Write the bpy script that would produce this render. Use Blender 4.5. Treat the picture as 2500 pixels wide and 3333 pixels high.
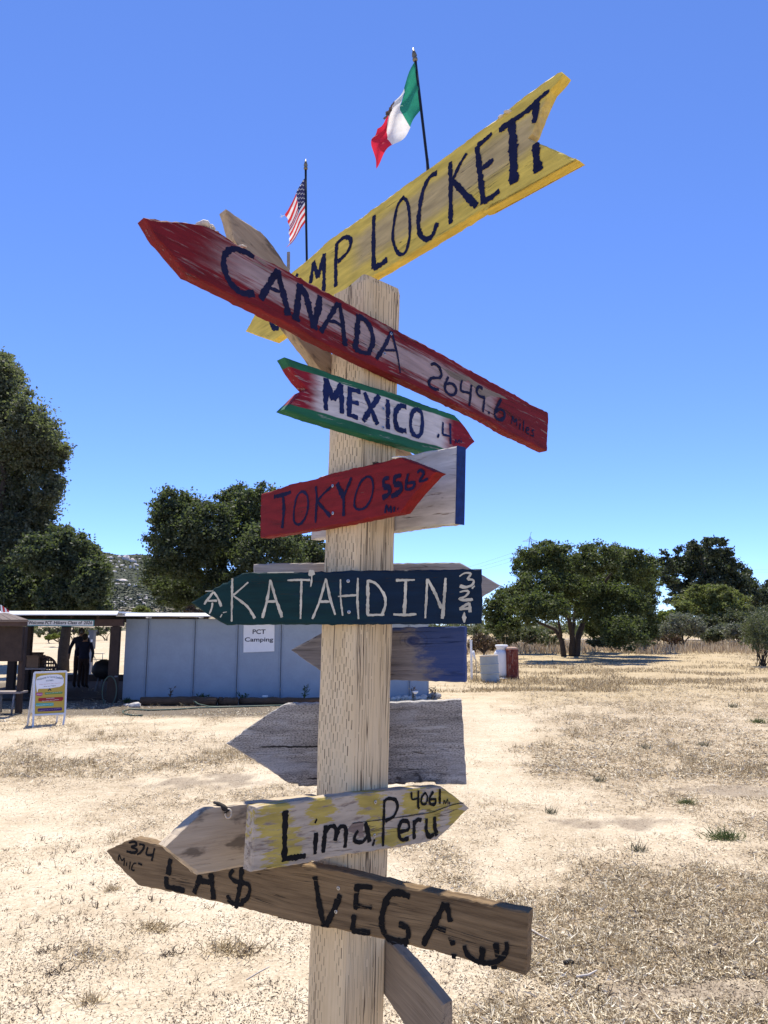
import bpy, bmesh, math, random
import numpy as np
from mathutils import Vector, Matrix
random.seed(7)
rng = np.random.default_rng(11)
R = math.radians
scene = bpy.context.scene
for o in list(bpy.data.objects):
    bpy.data.objects.remove(o)
COL = scene.collection

# ------------------------------------------------------------------ camera
FPX, PITCH, EYE = 2406.0, R(8.75), 1.75       # focal length in photo pixels, upward tilt, eye height
cd = bpy.data.cameras.new('camera'); cam = bpy.data.objects.new('camera', cd); COL.objects.link(cam)
cd.sensor_fit = 'VERTICAL'; cd.sensor_height = 36; cd.sensor_width = 27
cd.lens = 36*FPX/3333.0
cd.clip_start = .05; cd.clip_end = 6000
cam.location = (0, 0, EYE); cam.rotation_euler = (R(90)+PITCH, 0, 0)
scene.camera = cam

# ------------------------------------------------------------------ sky, sun, exposure
SUN_EL, SUN_AZ = R(68), R(-8)                   # azimuth from +Y towards +X
w = bpy.data.worlds.new('World'); scene.world = w; w.use_nodes = True
wn = w.node_tree; wn.nodes.clear()
sky = wn.nodes.new('ShaderNodeTexSky'); sky.sky_type = 'NISHITA'; sky.sun_disc = False
sky.sun_elevation = SUN_EL; sky.sun_rotation = SUN_AZ
sky.altitude = 800; sky.air_density = .7; sky.dust_density = 0; sky.ozone_density = 6
bg = wn.nodes.new('ShaderNodeBackground'); bg.inputs[1].default_value = .116
wo = wn.nodes.new('ShaderNodeOutputWorld')
tint = wn.nodes.new('ShaderNodeMix'); tint.data_type = 'RGBA'; tint.blend_type = 'MULTIPLY'; tint.inputs[0].default_value = 1
tint.inputs[7].default_value = (.96, 1.06, 1.40, 1)
wn.links.new(sky.outputs[0], tint.inputs[6]); wn.links.new(tint.outputs[2], bg.inputs[0]); wn.links.new(bg.outputs[0], wo.inputs[0])
sl = bpy.data.lights.new('sun', 'SUN'); sl.energy = 4.4; sl.angle = R(.53); sl.color = (1, .93, .80)
so = bpy.data.objects.new('sun', sl); COL.objects.link(so)
sdir = Vector((math.cos(SUN_EL)*math.sin(SUN_AZ), math.cos(SUN_EL)*math.cos(SUN_AZ), math.sin(SUN_EL)))
so.rotation_euler = sdir.to_track_quat('Z', 'Y').to_euler()
so.location = (0, 5, 12)
vs = scene.view_settings
vs.view_transform = 'Standard'; vs.look = 'None'; vs.gamma = 1; vs.use_curve_mapping = False
vs.exposure = .72
scene.cycles.max_bounces = 8; scene.cycles.diffuse_bounces = 4; scene.cycles.transparent_max_bounces = 16

# ------------------------------------------------------------------ photo geometry helpers
CF = np.array([0, math.cos(PITCH), math.sin(PITCH)]); CU = np.array([0, -math.sin(PITCH), math.cos(PITCH)])
CR = np.array([1., 0, 0]); CC = np.array([0, 0, EYE])
def ray(q):
    return CF + (q[0]-1250)/FPX*CR - (q[1]-1666.5)/FPX*CU
def at(q, y):                                   # photo pixel -> point at depth y
    d = ray(q); return CC + d*(y/d[1])
def ground(q, z=0.0):
    d = ray(q); return CC + d*((z-EYE)/d[2])
CROP = {'A':(400,650,.42194),'B':(900,850,.30139),'C':(1250,1100,.36166),'D':(880,1140,.42194),'E':(820,1420,.434),
 'F':(600,1800,.30139),'G':(1050,1800,.36769),'H':(900,2000,.39783),'I':(700,2240,.51838),'J':(760,2500,.48222),
 'K':(320,2580,.36166),'L':(900,2750,.5425),'M':(950,3000,.36166),'N':(780,500,.18083),'O':(1180,130,.20342),
 'P':(1450,200,.27125),'Q':(1000,180,.5425),'R':(0,1950,.24111),'T':(90,2170,.09943),'U':(350,2000,.66305),
 'V':(1380,1980,.37372),'W':(300,1700,.24111),'X':(0,1950,.30139),'Y':(0,2350,.60277),'Z':(1500,2200,.60277),
 'S':(0,0,1.50693),'Z8':(1500,1650,.60277)}
def px(c, x, y):
    a = CROP[c]; return (a[0]+x*a[2], a[1]+y*a[2])
def pts(*runs):                                 # ('A', (x,y), (x,y), 'B', ...) -> photo pixels
    out = []; c = None
    for r in runs:
        if isinstance(r, str): c = r
        else: out.append(px(c, *r))
    return out

class Plane:
    """a flat surface in the world: origin o, axes x (along), y (up the face), n (outward)"""
    def __init__(s, o, n, x=None):
        s.o = np.array(o, float); s.n = np.array(n, float); s.n /= np.linalg.norm(s.n)
        if x is None: x = np.cross([0, 0, 1.], s.n)
        x = np.array(x, float); x -= s.n*np.dot(x, s.n); s.x = x/np.linalg.norm(x)
        s.y = np.cross(s.n, s.x)
    def hit(s, q):
        d = ray(q); return CC + d*(np.dot(s.o-CC, s.n)/np.dot(d, s.n))
    def loc(s, q):
        v = s.hit(q)-s.o; return (float(v@s.x), float(v@s.y))
    def matrix(s):
        m = Matrix.Identity(4)
        for i in range(3):
            m[i][0], m[i][1], m[i][2], m[i][3] = s.x[i], s.y[i], s.n[i], s.o[i]
        return m
    def scale_at(s, q):                         # metres per photo pixel near q
        h = s.hit(q); return float(np.dot(h-CC, CF))/FPX

# ------------------------------------------------------------------ object helpers
def tag(o, label=None, cat=None, group=None, kind=None):
    if label: o['label'] = label
    if cat: o['category'] = cat
    if group: o['group'] = group
    if kind: o['kind'] = kind
    return o
def empty(name, loc=(0, 0, 0), rz=0, matrix=None):
    o = bpy.data.objects.new(name, None); COL.objects.link(o)
    o.empty_display_size = .1
    if matrix is not None: o.matrix_world = matrix
    else: o.location = loc; o.rotation_euler = (0, 0, rz)
    return o
def link(name, me, mat=None, parent=None, loc=None, smooth=False):
    o = bpy.data.objects.new(name, me); COL.objects.link(o)
    if mat is not None:
        for m in (mat if isinstance(mat, (list, tuple)) else [mat]):
            if m.name not in [x.name for x in me.materials if x]: me.materials.append(m)
    if parent is not None: o.parent = parent
    if loc is not None: o.location = loc
    if smooth:
        me.polygons.foreach_set('use_smooth', [True]*len(me.polygons))
    return o
def from_bm(name, bm, mat=None, parent=None, loc=None, smooth=False, recalc=True):
    if recalc: bmesh.ops.recalc_face_normals(bm, faces=bm.faces)
    me = bpy.data.meshes.new(name); bm.to_mesh(me); bm.free()
    return link(name, me, mat, parent, loc, smooth)
def box(bm, x0, x1, y0, y1, z0, z1, M=None, bevel=0):
    b = bmesh.new()
    bmesh.ops.create_cube(b, size=1)
    for v in b.verts:
        v.co = Vector(((x0+x1)/2+v.co.x*(x1-x0), (y0+y1)/2+v.co.y*(y1-y0), (z0+z1)/2+v.co.z*(z1-z0)))
    if bevel: bmesh.ops.bevel(b, geom=b.edges[:], offset=bevel, segments=2, affect='EDGES', profile=.5)
    if M is not None: bmesh.ops.transform(b, matrix=M, verts=b.verts)
    me = bpy.data.meshes.new('tmp'); b.to_mesh(me); b.free(); bm.from_mesh(me); bpy.data.meshes.remove(me)
def box_obj(name, dims, mat, parent=None, loc=None, bevel=.004, M=None):
    bm = bmesh.new(); box(bm, *dims, M=M, bevel=bevel); return from_bm(name, bm, mat, parent, loc)
def tube(bm, P, rad, seg=8, cap=True):
    """tapered tube along points"""
    P = [Vector(p) for p in P]
    if not isinstance(rad, (list, tuple)): rad = [rad]*len(P)
    rings = []; prev = None
    for i, p in enumerate(P):
        t = (P[min(i+1, len(P)-1)]-P[max(i-1, 0)]).normalized()
        if prev is None:
            a = Vector((0, 0, 1)) if abs(t.z) < .9 else Vector((1, 0, 0)); u = t.cross(a).normalized()
        else:
            u = (prev - t*prev.dot(t)).normalized()
        prev = u; v = t.cross(u)
        rings.append([bm.verts.new(p+(u*math.cos(k*2*math.pi/seg)+v*math.sin(k*2*math.pi/seg))*rad[i]) for k in range(seg)])
    for a, b in zip(rings, rings[1:]):
        for k in range(seg): bm.faces.new((a[k], a[(k+1) % seg], b[(k+1) % seg], b[k]))
    if cap:
        bm.faces.new(rings[0][::-1]); bm.faces.new(rings[-1])
def tube_obj(name, P, rad, mat, parent=None, seg=8, smooth=True):
    bm = bmesh.new(); tube(bm, P, rad, seg); return from_bm(name, bm, mat, parent, smooth=smooth)
def lathe(bm, prof, seg=24, M=None):
    rings = []
    for r, z in prof:
        rings.append([bm.verts.new((max(r, 1e-4)*math.cos(k*2*math.pi/seg), max(r, 1e-4)*math.sin(k*2*math.pi/seg), z)) for k in range(seg)])
    for a, b in zip(rings, rings[1:]):
        for k in range(seg): bm.faces.new((a[k], a[(k+1) % seg], b[(k+1) % seg], b[k]))
    bm.faces.new(rings[0][::-1]); bm.faces.new(rings[-1])
    if M is not None: bmesh.ops.transform(bm, matrix=M, verts=[v for r in rings for v in r])
def blob_mesh(name, rad, sub=2, rough=.2, squash=(1, 1, 1), seed=0):
    bm = bmesh.new(); bmesh.ops.create_icosphere(bm, subdivisions=sub, radius=1)
    rs = random.Random(seed); ph = [(Vector((rs.gauss(0, 1), rs.gauss(0, 1), rs.gauss(0, 1)))*1.7, rs.random()*6) for _ in range(6)]
    for v in bm.verts:
        n = v.co.copy(); s = 1+sum(math.sin(n.dot(k)+p) for k, p in ph)*rough/3
        v.co = Vector((n.x*squash[0], n.y*squash[1], n.z*squash[2]))*rad*s
    me = bpy.data.meshes.new(name); bm.to_mesh(me); bm.free(); return me
def np_mesh(name, verts, faces, mat=None, k=4):
    me = bpy.data.meshes.new(name); n = len(faces)
    me.vertices.add(len(verts)); me.vertices.foreach_set('co', np.asarray(verts, np.float32).ravel())
    me.loops.add(n*k); me.loops.foreach_set('vertex_index', np.asarray(faces, np.int32).ravel())
    me.polygons.add(n); me.polygons.foreach_set('loop_start', np.arange(0, n*k, k, dtype=np.int32))
    me.update(calc_edges=True)
    if mat: me.materials.append(mat)
    return me
def copy_tree(o, parent=None):
    c = o.copy(); COL.objects.link(c)
    if parent: c.parent = parent
    for ch in list(o.children): copy_tree(ch, c)
    return c

# ------------------------------------------------------------------ material helpers
class NT:
    def __init__(s, name):
        s.mat = bpy.data.materials.new(name); s.mat.use_nodes = True
        s.t = s.mat.node_tree; s.t.nodes.clear()
        s.out = s.n('ShaderNodeOutputMaterial')
    def n(s, k): return s.t.nodes.new(k)
    def set(s, sock, v):
        if v is None: return
        if hasattr(v, 'is_linked') or isinstance(v, bpy.types.NodeSocket): s.t.links.new(v, sock)
        else:
            if sock.type == 'RGBA' and len(v) == 3: v = (*v, 1)
            sock.default_value = v
    def coord(s, k='Object'):
        if not hasattr(s, '_tc'): s._tc = s.n('ShaderNodeTexCoord')
        return s._tc.outputs[k]
    def xyz(s, v=None):
        q = s.n('ShaderNodeSeparateXYZ'); s.set(q.inputs[0], v if v is not None else s.coord()); return q.outputs
    def mp(s, sc=(1, 1, 1), loc=(0, 0, 0), rot=(0, 0, 0), v=None):
        q = s.n('ShaderNodeMapping'); s.set(q.inputs[0], v if v is not None else s.coord())
        q.inputs['Scale'].default_value = sc; q.inputs['Location'].default_value = loc; q.inputs['Rotation'].default_value = rot
        return q.outputs[0]
    def noise(s, v, sc=1, det=4, rough=.55, dist=0):
        q = s.n('ShaderNodeTexNoise'); s.set(q.inputs['Vector'], v); q.inputs['Scale'].default_value = sc
        q.inputs['Detail'].default_value = det; q.inputs['Roughness'].default_value = rough; q.inputs['Distortion'].default_value = dist
        return q.outputs[0]
    def white(s, v):
        q = s.n('ShaderNodeTexWhiteNoise'); q.noise_dimensions = '3D'; s.set(q.inputs[0], v); return q.outputs[0]
    def m(s, op, a, b=None, c=None, clamp=False):
        q = s.n('ShaderNodeMath'); q.operation = op; q.use_clamp = clamp
        for i, v in enumerate((a, b, c)):
            if v is not None: s.set(q.inputs[i], v)
        return q.outputs[0]
    def sstep(s, v, lo, hi):                    # smooth 0..1
        q = s.n('ShaderNodeMapRange'); q.interpolation_type = 'SMOOTHSTEP'; s.set(q.inputs[0], v)
        q.inputs[1].default_value = lo; q.inputs[2].default_value = hi
        q.inputs[3].default_value = 0; q.inputs[4].default_value = 1
        if lo > hi:
            q.inputs[1].default_value = hi; q.inputs[2].default_value = lo; q.inputs[3].default_value = 1; q.inputs[4].default_value = 0
        return q.outputs[0]
    def mix(s, f, a, b, mode='MIX'):
        q = s.n('ShaderNodeMix'); q.data_type = 'RGBA'; q.blend_type = mode
        s.set(q.inputs[0], f); s.set(q.inputs[6], a); s.set(q.inputs[7], b); return q.outputs[2]
    def ramp(s, f, stops):
        q = s.n('ShaderNodeValToRGB'); s.set(q.inputs[0], f); e = q.color_ramp.elements
        while len(e) < len(stops): e.new(.5)
        for i, (p, c) in enumerate(stops): e[i].position = p; e[i].color = (*c, 1)
        return q.outputs[0]
    def attr(s, name):
        q = s.n('ShaderNodeAttribute'); q.attribute_name = name; return q.outputs['Fac']
    def island(s):
        q = s.n('ShaderNodeNewGeometry'); return q.outputs['Random Per Island']
    def bump(s, h, strength=.3, dist=.002):
        q = s.n('ShaderNodeBump'); s.set(q.inputs['Height'], h); q.inputs['Strength'].default_value = strength
        q.inputs['Distance'].default_value = dist; return q.outputs[0]
    def bsdf(s, col, rough=.8, metal=0, normal=None, spec=.3):
        q = s.n('ShaderNodeBsdfPrincipled'); s.set(q.inputs['Base Color'], col); s.set(q.inputs['Roughness'], rough)
        q.inputs['Metallic'].default_value = metal; q.inputs['Specular IOR Level'].default_value = spec
        if normal is not None: s.set(q.inputs['Normal'], normal)
        return q.outputs[0]
    def done(s, sh):
        s.t.links.new(sh, s.out.inputs[0]); return s.mat
def simple(name, col, rough=.7, metal=0, var=.15, sc=20, bump=.1, spec=.3):
    """colour with mottling, dirt and a little relief"""
    k = NT(name); v = k.coord()
    n1 = k.noise(v, sc, 5); n2 = k.noise(v, sc*7, 3)
    f = k.m('ADD', k.m('MULTIPLY', n1, .7), k.m('MULTIPLY', n2, .3))
    c = k.ramp(f, [(.3, tuple(x*(1-var) for x in col)), (.7, tuple(min(1, x*(1+var)) for x in col))])
    return k.done(k.bsdf(c, rough, metal, k.bump(n2, bump, .003), spec))

def wood_nodes(k, light, dark, seed=0., grain=1.0, crack=.5):
    """bare timber: returns colour, height, crack mask, plus handy noises"""
    v = k.mp((1, 1, 1), (seed, seed*1.7, 0))
    wv = k.noise(k.mp((2.2, 6, 6), (seed*3, seed, 0)), 1, 2)
    gy = k.m('MULTIPLY', k.m('SUBTRACT', wv, .5), .05)
    cv = k.n('ShaderNodeCombineXYZ'); X = k.xyz(v); k.set(cv.inputs[0], X[0]); k.set(cv.inputs[1], k.m('ADD', X[1], gy)); k.set(cv.inputs[2], X[2])
    gv = cv.outputs[0]
    g1 = k.noise(k.mp((5*grain, 70*grain, 70*grain), v=gv), 1, 5, .6)
    g2 = k.noise(k.mp((14, 330, 330), v=gv), 1, 3, .6)
    big = k.noise(k.mp((3, 9, 9), v=gv), 1, 3)
    f = k.m('ADD', k.m('ADD', k.m('MULTIPLY', g1, .5), k.m('MULTIPLY', g2, .25)), k.m('MULTIPLY', big, .3))
    col = k.ramp(f, [(.36, dark), (.5, tuple((a+b)/2 for a, b in zip(light, dark))), (.66, light)])
    cr = k.noise(k.mp((1.6, 55, 55), (7, 3, 1), v=gv), 1, 3, .5)
    ck = k.sstep(k.m('ABSOLUTE', k.m('SUBTRACT', cr, .5)), .010*crack+.002, .002)
    gate = k.sstep(k.noise(k.mp((4, 14, 14), (2, 9, 4), v=gv), 1, 2), .5, .62)
    ck = k.m('MULTIPLY', ck, gate)
    col = k.mix(k.m('MULTIPLY', ck, .85), col, (.025, .018, .013))
    h = k.m('SUBTRACT', k.m('ADD', k.m('MULTIPLY', g1, .6), k.m('MULTIPLY', g2, .4)), k.m('MULTIPLY', ck, 1.2))
    return col, h, ck, gv
def plain_wood(name, light, dark, seed=0., rough=.85, crack=.6, extra=None, bump=.5):
    k = NT(name); col, h, ck, gv = wood_nodes(k, light, dark, seed, crack=crack)
    if extra: col = extra(k, col, gv)
    return k.done(k.bsdf(col, rough, 0, k.bump(h, bump, .0025), .2))
def painted_board(name, light, dark, layers, seed=0., wear=.42, bump=.5, crack=.6, wscale=(10, 110)):
    """layers: function(k, x, y, n1) -> list of (mask, colour), painted over bare wood and worn off along the grain"""
    k = NT(name); col, h, ck, gv = wood_nodes(k, light, dark, seed, crack=crack)
    X = k.xyz(); n1 = k.noise(k.mp((14, 60, 60), (seed, 0, 2), v=gv), 1, 4)
    wn1 = k.noise(k.mp((wscale[0], wscale[1], wscale[1]), (seed+5, 1, 2), v=gv), 1, 5, .65)
    wn2 = k.noise(k.mp((5, 16, 16), (seed+2, 8, 2)), 1, 3)
    wm = k.m('ADD', k.m('MULTIPLY', wn1, .7), k.m('MULTIPLY', wn2, .3))
    keep = k.sstep(wm, wear-.05, wear+.05)
    pc = None
    p = col
    for mask, c in layers(k, X[0], X[1], n1):
        v = k.noise(k.mp((9, 50, 50), (seed, 3, 3), v=gv), 1, 4)
        cc = k.ramp(v, [(.3, tuple(x*.72 for x in c)), (.7, tuple(min(1, x*1.15) for x in c))])
        mm = k.m('MULTIPLY', mask, keep) if mask is not None else keep
        p = k.mix(mm, p, cc)
    p = k.mix(k.m('MULTIPLY', ck, .8), p, (.03, .02, .015))
    hh = k.m('ADD', h, k.m('MULTIPLY', keep, .35))
    return k.done(k.bsdf(p, .72, 0, k.bump(hh, bump, .0022), .2))
def letter_paint(name, c, hole=.36, seed=0., sc=(18, 130)):
    """brushed paint that has flaked along the grain: bare gaps show the board below"""
    k = NT(name)
    a = k.noise(k.mp((sc[0], sc[1], sc[1]), (seed, 4, 1)), 1, 5, .65); b = k.noise(k.mp((7, 20, 1), (seed, 1, 7)), 1, 3)
    f = k.m('ADD', k.m('MULTIPLY', a, .65), k.m('MULTIPLY', b, .35))
    keep = k.sstep(f, hole-.025, hole+.025)
    col = k.ramp(b, [(.3, tuple(x*.7 for x in c)), (.7, tuple(x*1.25 for x in c))])
    sh = k.bsdf(col, .75, 0, k.bump(a, .3, .001), .12)
    tr = k.n('ShaderNodeBsdfTransparent'); mx = k.n('ShaderNodeMixShader')
    k.set(mx.inputs[0], keep); k.t.links.new(tr.outputs[0], mx.inputs[1]); k.t.links.new(sh, mx.inputs[2])
    return k.done(mx.outputs[0])
def leaf_mat(name, a, b, trans=.3, c=None):
    k = NT(name); r = k.island(); n1 = k.noise(k.coord(), .9, 3)
    f = k.m('ADD', k.m('MULTIPLY', r, .6), k.m('MULTIPLY', n1, .5))
    col = k.ramp(f, [(.25, a), (.85, b)])
    if c is not None: col = k.mix(k.sstep(k.noise(k.mp(loc=(3, 5, 1)), .5, 3), .52, .62), col, c)
    d = k.bsdf(col, .6, 0, None, .25)
    t = k.n('ShaderNodeBsdfTranslucent'); k.set(t.inputs[0], k.mix(.5, col, (.16, .22, .03), 'MIX'))
    mx = k.n('ShaderNodeMixShader'); mx.inputs[0].default_value = trans
    k.t.links.new(d, mx.inputs[1]); k.t.links.new(t.outputs[0], mx.inputs[2])
    return k.done(mx.outputs[0])
def island_mat(name, stops, rough=.8, trans=0):
    k = NT(name); col = k.ramp(k.island(), stops)
    d = k.bsdf(col, rough, 0, None, .2)
    if trans:
        t = k.n('ShaderNodeBsdfTranslucent'); k.set(t.inputs[0], col)
        mx = k.n('ShaderNodeMixShader'); mx.inputs[0].default_value = trans
        k.t.links.new(d, mx.inputs[1]); k.t.links.new(t.outputs[0], mx.inputs[2]); d = mx.outputs[0]
    return k.done(d)

# value noise on the ground plane (numpy)
_tab = rng.random((256, 256))
def vnoise(x, y):
    xi = np.floor(x).astype(int); yi = np.floor(y).astype(int); fx = x-xi; fy = y-yi
    fx = fx*fx*(3-2*fx); fy = fy*fy*(3-2*fy)
    g = lambda i, j: _tab[(i) % 256, (j) % 256]
    return (g(xi, yi)*(1-fx)+g(xi+1, yi)*fx)*(1-fy)+(g(xi, yi+1)*(1-fx)+g(xi+1, yi+1)*fx)*fy
def fbm(x, y, o=4):
    s = 0; a = .5; t = 0
    for i in range(o):
        s = s+a*vnoise(x*2**i+17*i, y*2**i+31*i); t += a; a *= .5
    return s/t
def sm(v, lo, hi):
    t = np.clip((v-lo)/(hi-lo), 0, 1); return t*t*(3-2*t)

# ================================================================== GROUND
def ground_height(x, y):
    near = sm(y, 2.5, 5)*1.0
    h = (fbm(x*.55, y*.55, 3)-.5)*.10 + (fbm(x*2.7+9, y*2.7, 3)-.5)*.035 + (fbm(x*9+3, y*9, 2)-.5)*.008
    calm = 1-.85*sm(y, 12, 16)*sm(-x, -2.5, -1.0)*(1-sm(y, 30, 40))
    far = sm(y, 60, 200)
    return h*calm*near*(1-far)
SOIL = [(px('Z', 1450, 1745), .75, .22), (px('Z', 1590, 1440), .6, .2), (px('Z', 1500, 610), .9, .3), (px('Z', 830, 800), .5, .2), (px('Y', 1100, 325), .7, .3)]
SOIL = [(ground(q), a, b) for q, a, b in SOIL]
def grass_density(x, y):
    """0 bare dirt .. 1 thick dead grass"""
    n = fbm(x*.45+4, y*.45+2, 4); n2 = fbm(x*1.9+40, y*1.9+5, 3)
    side = sm(x/np.maximum(y, .1), -.06, .26)                 # right of the post the grass is thicker
    mid = sm(y, 6.2, 7.2)*(1-sm(y, 9.5, 11.5))*sm(-x, -1.5, 0)*.30   # strawy band on the left
    strip = np.exp(-((x-.75-.07*y)/(.5+.05*y))**2)*.62*sm(y, 4.6, 6.2)         # the bare trodden strip right of the post
    far = sm(y, 20, 30)*sm(x, -1, 3)*.55
    d = side*(.82+.45*(1-sm(y, 4.3, 6.0)))+mid+far-strip + (n-.5)*2.1 + (n2-.5)*1.3
    for (g, a, b) in SOIL:
        d = d-1.2*np.exp(-(((x-g[0])/a)**2+((y-g[1])/b)**2+(fbm(x*4, y*4, 3)-.5)*2.5))
    return np.clip(d, 0, 1)
def soil_mask(x, y):
    s = 0*x
    for (g, a, b) in SOIL:
        r = ((x-g[0])/a)**2+((y-g[1])/b)**2+(fbm(x*5, y*5, 5)-.5)*5.0
        s = np.maximum(s, sm(-r, -1.3, -.2))
    return s

def soil_material():
    k = NT('pale dry dirt')
    v = k.coord()
    n1 = k.noise(v, 1.1, 6, .6); n2 = k.noise(v, 9, 5, .65); n3 = k.noise(v, 60, 4, .7); n4 = k.noise(k.mp((1, 1, 1), (5, 5, 0)), 170, 2, .6)
    f = k.m('ADD', k.m('ADD', k.m('MULTIPLY', n1, .30), k.m('MULTIPLY', n2, .32)), k.m('MULTIPLY', n3, .38))
    c = k.ramp(f, [(.34, (.29, .225, .15)), (.46, (.48, .395, .275)), (.58, (.65, .56, .42))])
    # fine cracks and grit
    vor = k.n('ShaderNodeTexVoronoi'); vor.feature = 'DISTANCE_TO_EDGE'
    wv = k.n('ShaderNodeVectorMath'); wv.operation = 'ADD'
    nn = k.n('ShaderNodeTexNoise'); k.set(nn.inputs['Vector'], v); nn.inputs['Scale'].default_value = 14; nn.inputs['Detail'].default_value = 3
    sc = k.n('ShaderNodeVectorMath'); sc.operation = 'SCALE'; k.t.links.new(nn.outputs['Color'], sc.inputs[0]); sc.inputs['Scale'].default_value = .10
    k.t.links.new(v, wv.inputs[0]); k.t.links.new(sc.outputs[0], wv.inputs[1]); k.t.links.new(wv.outputs[0], vor.inputs['Vector'])
    vor.inputs['Scale'].default_value = 15
    ck = k.m('MULTIPLY', k.sstep(vor.outputs['Distance'], .035, .008), k.sstep(n2, .48, .6))
    c = k.mix(k.m('MULTIPLY', ck, .55), c, (.20, .14, .09))
    grit = k.sstep(n4, .59, .69)
    c = k.mix(k.m('MULTIPLY', grit, .55), c, (.17, .12, .08))
    gr = k.attr('grass'); c = k.mix(k.m('MULTIPLY', gr, .8), c, k.ramp(n2, [(.35, (.21, .15, .095)), (.65, (.52, .42, .28))]))
    dk = k.attr('soil'); c = k.mix(k.m('MULTIPLY', dk, .75), c, k.ramp(n3, [(.35, (.155, .12, .085)), (.65, (.31, .25, .185))]))
    gd = k.attr('gold'); c = k.mix(gd, c, k.ramp(f, [(.36, (.29, .215, .12)), (.5, (.43, .34, .205)), (.64, (.57, .475, .31))]))
    gy = k.attr('dirt_shade'); c = k.mix(k.m('MULTIPLY', gy, .85), c, (.10, .085, .07))  # dirt by shed and shelter, with the shade under the roof painted into its colour
    h = k.m('ADD', k.m('MULTIPLY', n2, .5), k.m('ADD', k.m('MULTIPLY', n3, .4), k.m('MULTIPLY', ck, -.5)))
    return k.done(k.bsdf(c, .95, 0, k.bump(h, .8, .018), .1))
M_dirt = soil_material()
def build_ground():
    ys = np.concatenate([[-400, -60, -10, 0, 1.5], np.geomspace(2.6, 110, 330), np.geomspace(125, 3800, 26)])
    ts = np.concatenate([[-6, -3, -1.6, -1.0], np.linspace(-.75, .75, 241), [1.0, 1.6, 3, 6]])
    Y, T = np.meshgrid(ys, ts, indexing='ij'); X = T*np.maximum(np.abs(Y), 6)
    Z = ground_height(X, Y)
    V = np.stack([X, Y, Z], -1).reshape(-1, 3); ny, nt = Y.shape
    i = np.arange(ny-1)[:, None]*nt+np.arange(nt-1)[None]
    Fc = np.stack([i, i+1, i+nt+1, i+nt], -1).reshape(-1, 4)
    me = np_mesh('ground', V, Fc, M_dirt)
    x, y = V[:, 0], V[:, 1]
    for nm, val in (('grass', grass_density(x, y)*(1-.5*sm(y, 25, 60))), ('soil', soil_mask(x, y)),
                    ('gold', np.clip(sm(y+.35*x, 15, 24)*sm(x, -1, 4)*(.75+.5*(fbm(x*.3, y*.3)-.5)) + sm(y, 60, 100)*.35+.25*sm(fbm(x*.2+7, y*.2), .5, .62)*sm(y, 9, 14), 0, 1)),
                    ('dirt_shade', sm(-x, 1.2, 2.5)*sm(y, 14.6, 15.2)*(1-sm(y, 23, 25)))):  # where the painted roof shade darkens the dirt
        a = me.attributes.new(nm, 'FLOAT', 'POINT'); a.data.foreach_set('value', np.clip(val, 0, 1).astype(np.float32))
    me.polygons.foreach_set('use_smooth', [True]*len(me.polygons))
    return tag(link('ground', me), kind='structure')
build_ground()

# ---- scattered dead grass: real blades and chaff
def blades(P, L, W, az, tilt, bend=None, flat=0.0):
    """quads: base P (n,3), length, width, azimuth, tilt from the ground (0 lying .. 90 upright)"""
    n = len(P); d = np.stack([np.cos(az)*np.cos(tilt), np.sin(az)*np.cos(tilt), np.sin(tilt)], -1)
    roll = np.where(rng.random(n) < flat, rng.normal(0, .45, n), rng.random(n)*math.pi)
    a = np.stack([-np.sin(az), np.cos(az), 0*az], -1); b = np.cross(d, a)
    s = a*np.cos(roll)[:, None]+b*np.sin(roll)[:, None]
    s = s*(W/2)[:, None]; e = P+d*L[:, None]; mid = (P+e)/2
    if bend is not None: mid = mid+b*(bend*L)[:, None]
    V = np.stack([P-s*.8, P+s*.8, mid+s, mid-s, e+s*.25, e-s*.25], 1).reshape(-1, 3)
    i = np.arange(n)[:, None]*6
    Fc = np.stack([np.concatenate([i, i+1, i+2, i+3], 1), np.concatenate([i+3, i+2, i+4, i+5], 1)], 1).reshape(-1, 4)
    return V, Fc
def merge(parts):
    V = []; Fc = []; o = 0
    for v, f in parts: V.append(v); Fc.append(f+o); o += len(v)
    return np.concatenate(V), np.concatenate(Fc)
def sample_ground(n, dens, y0, y1, pw=2.0, pad=.62):
    """points seen from the camera: more of them close by"""
    u = rng.random(n*3); y = (y0**(1-pw)+u*(y1**(1-pw)-y0**(1-pw)))**(1/(1-pw))
    x = (rng.random(n*3)*2-1)*pad*(y+.6)
    keep = rng.random(n*3) < dens(x, y); x, y = x[keep][:n], y[keep][:n]
    return x, y
M_straw = island_mat('bleached straw', [(0, (.10, .07, .04)), (.24, (.33, .25, .15)), (.45, (.58, .48, .32)), (.8, (.73, .64, .46)), (1, (.86, .80, .66))], .7, .15)
M_stub = island_mat('dead grass blades', [(0, (.13, .09, .05)), (.3, (.34, .255, .14)), (.7, (.54, .435, .26)), (1, (.68, .58, .39))], .8, .25)
M_twig = island_mat('dry dark stalks', [(0, (.07, .05, .035)), (.6, (.17, .12, .08)), (1, (.30, .23, .15))], .9)
M_green = island_mat('green grass', [(0, (.045, .075, .02)), (.6, (.085, .125, .035)), (1, (.24, .24, .10))], .6, .3)
M_sage = island_mat('grey green weed', [(0, (.06, .065, .04)), (.6, (.14, .145, .09)), (1, (.24, .22, .14))], .7, .25)
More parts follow.
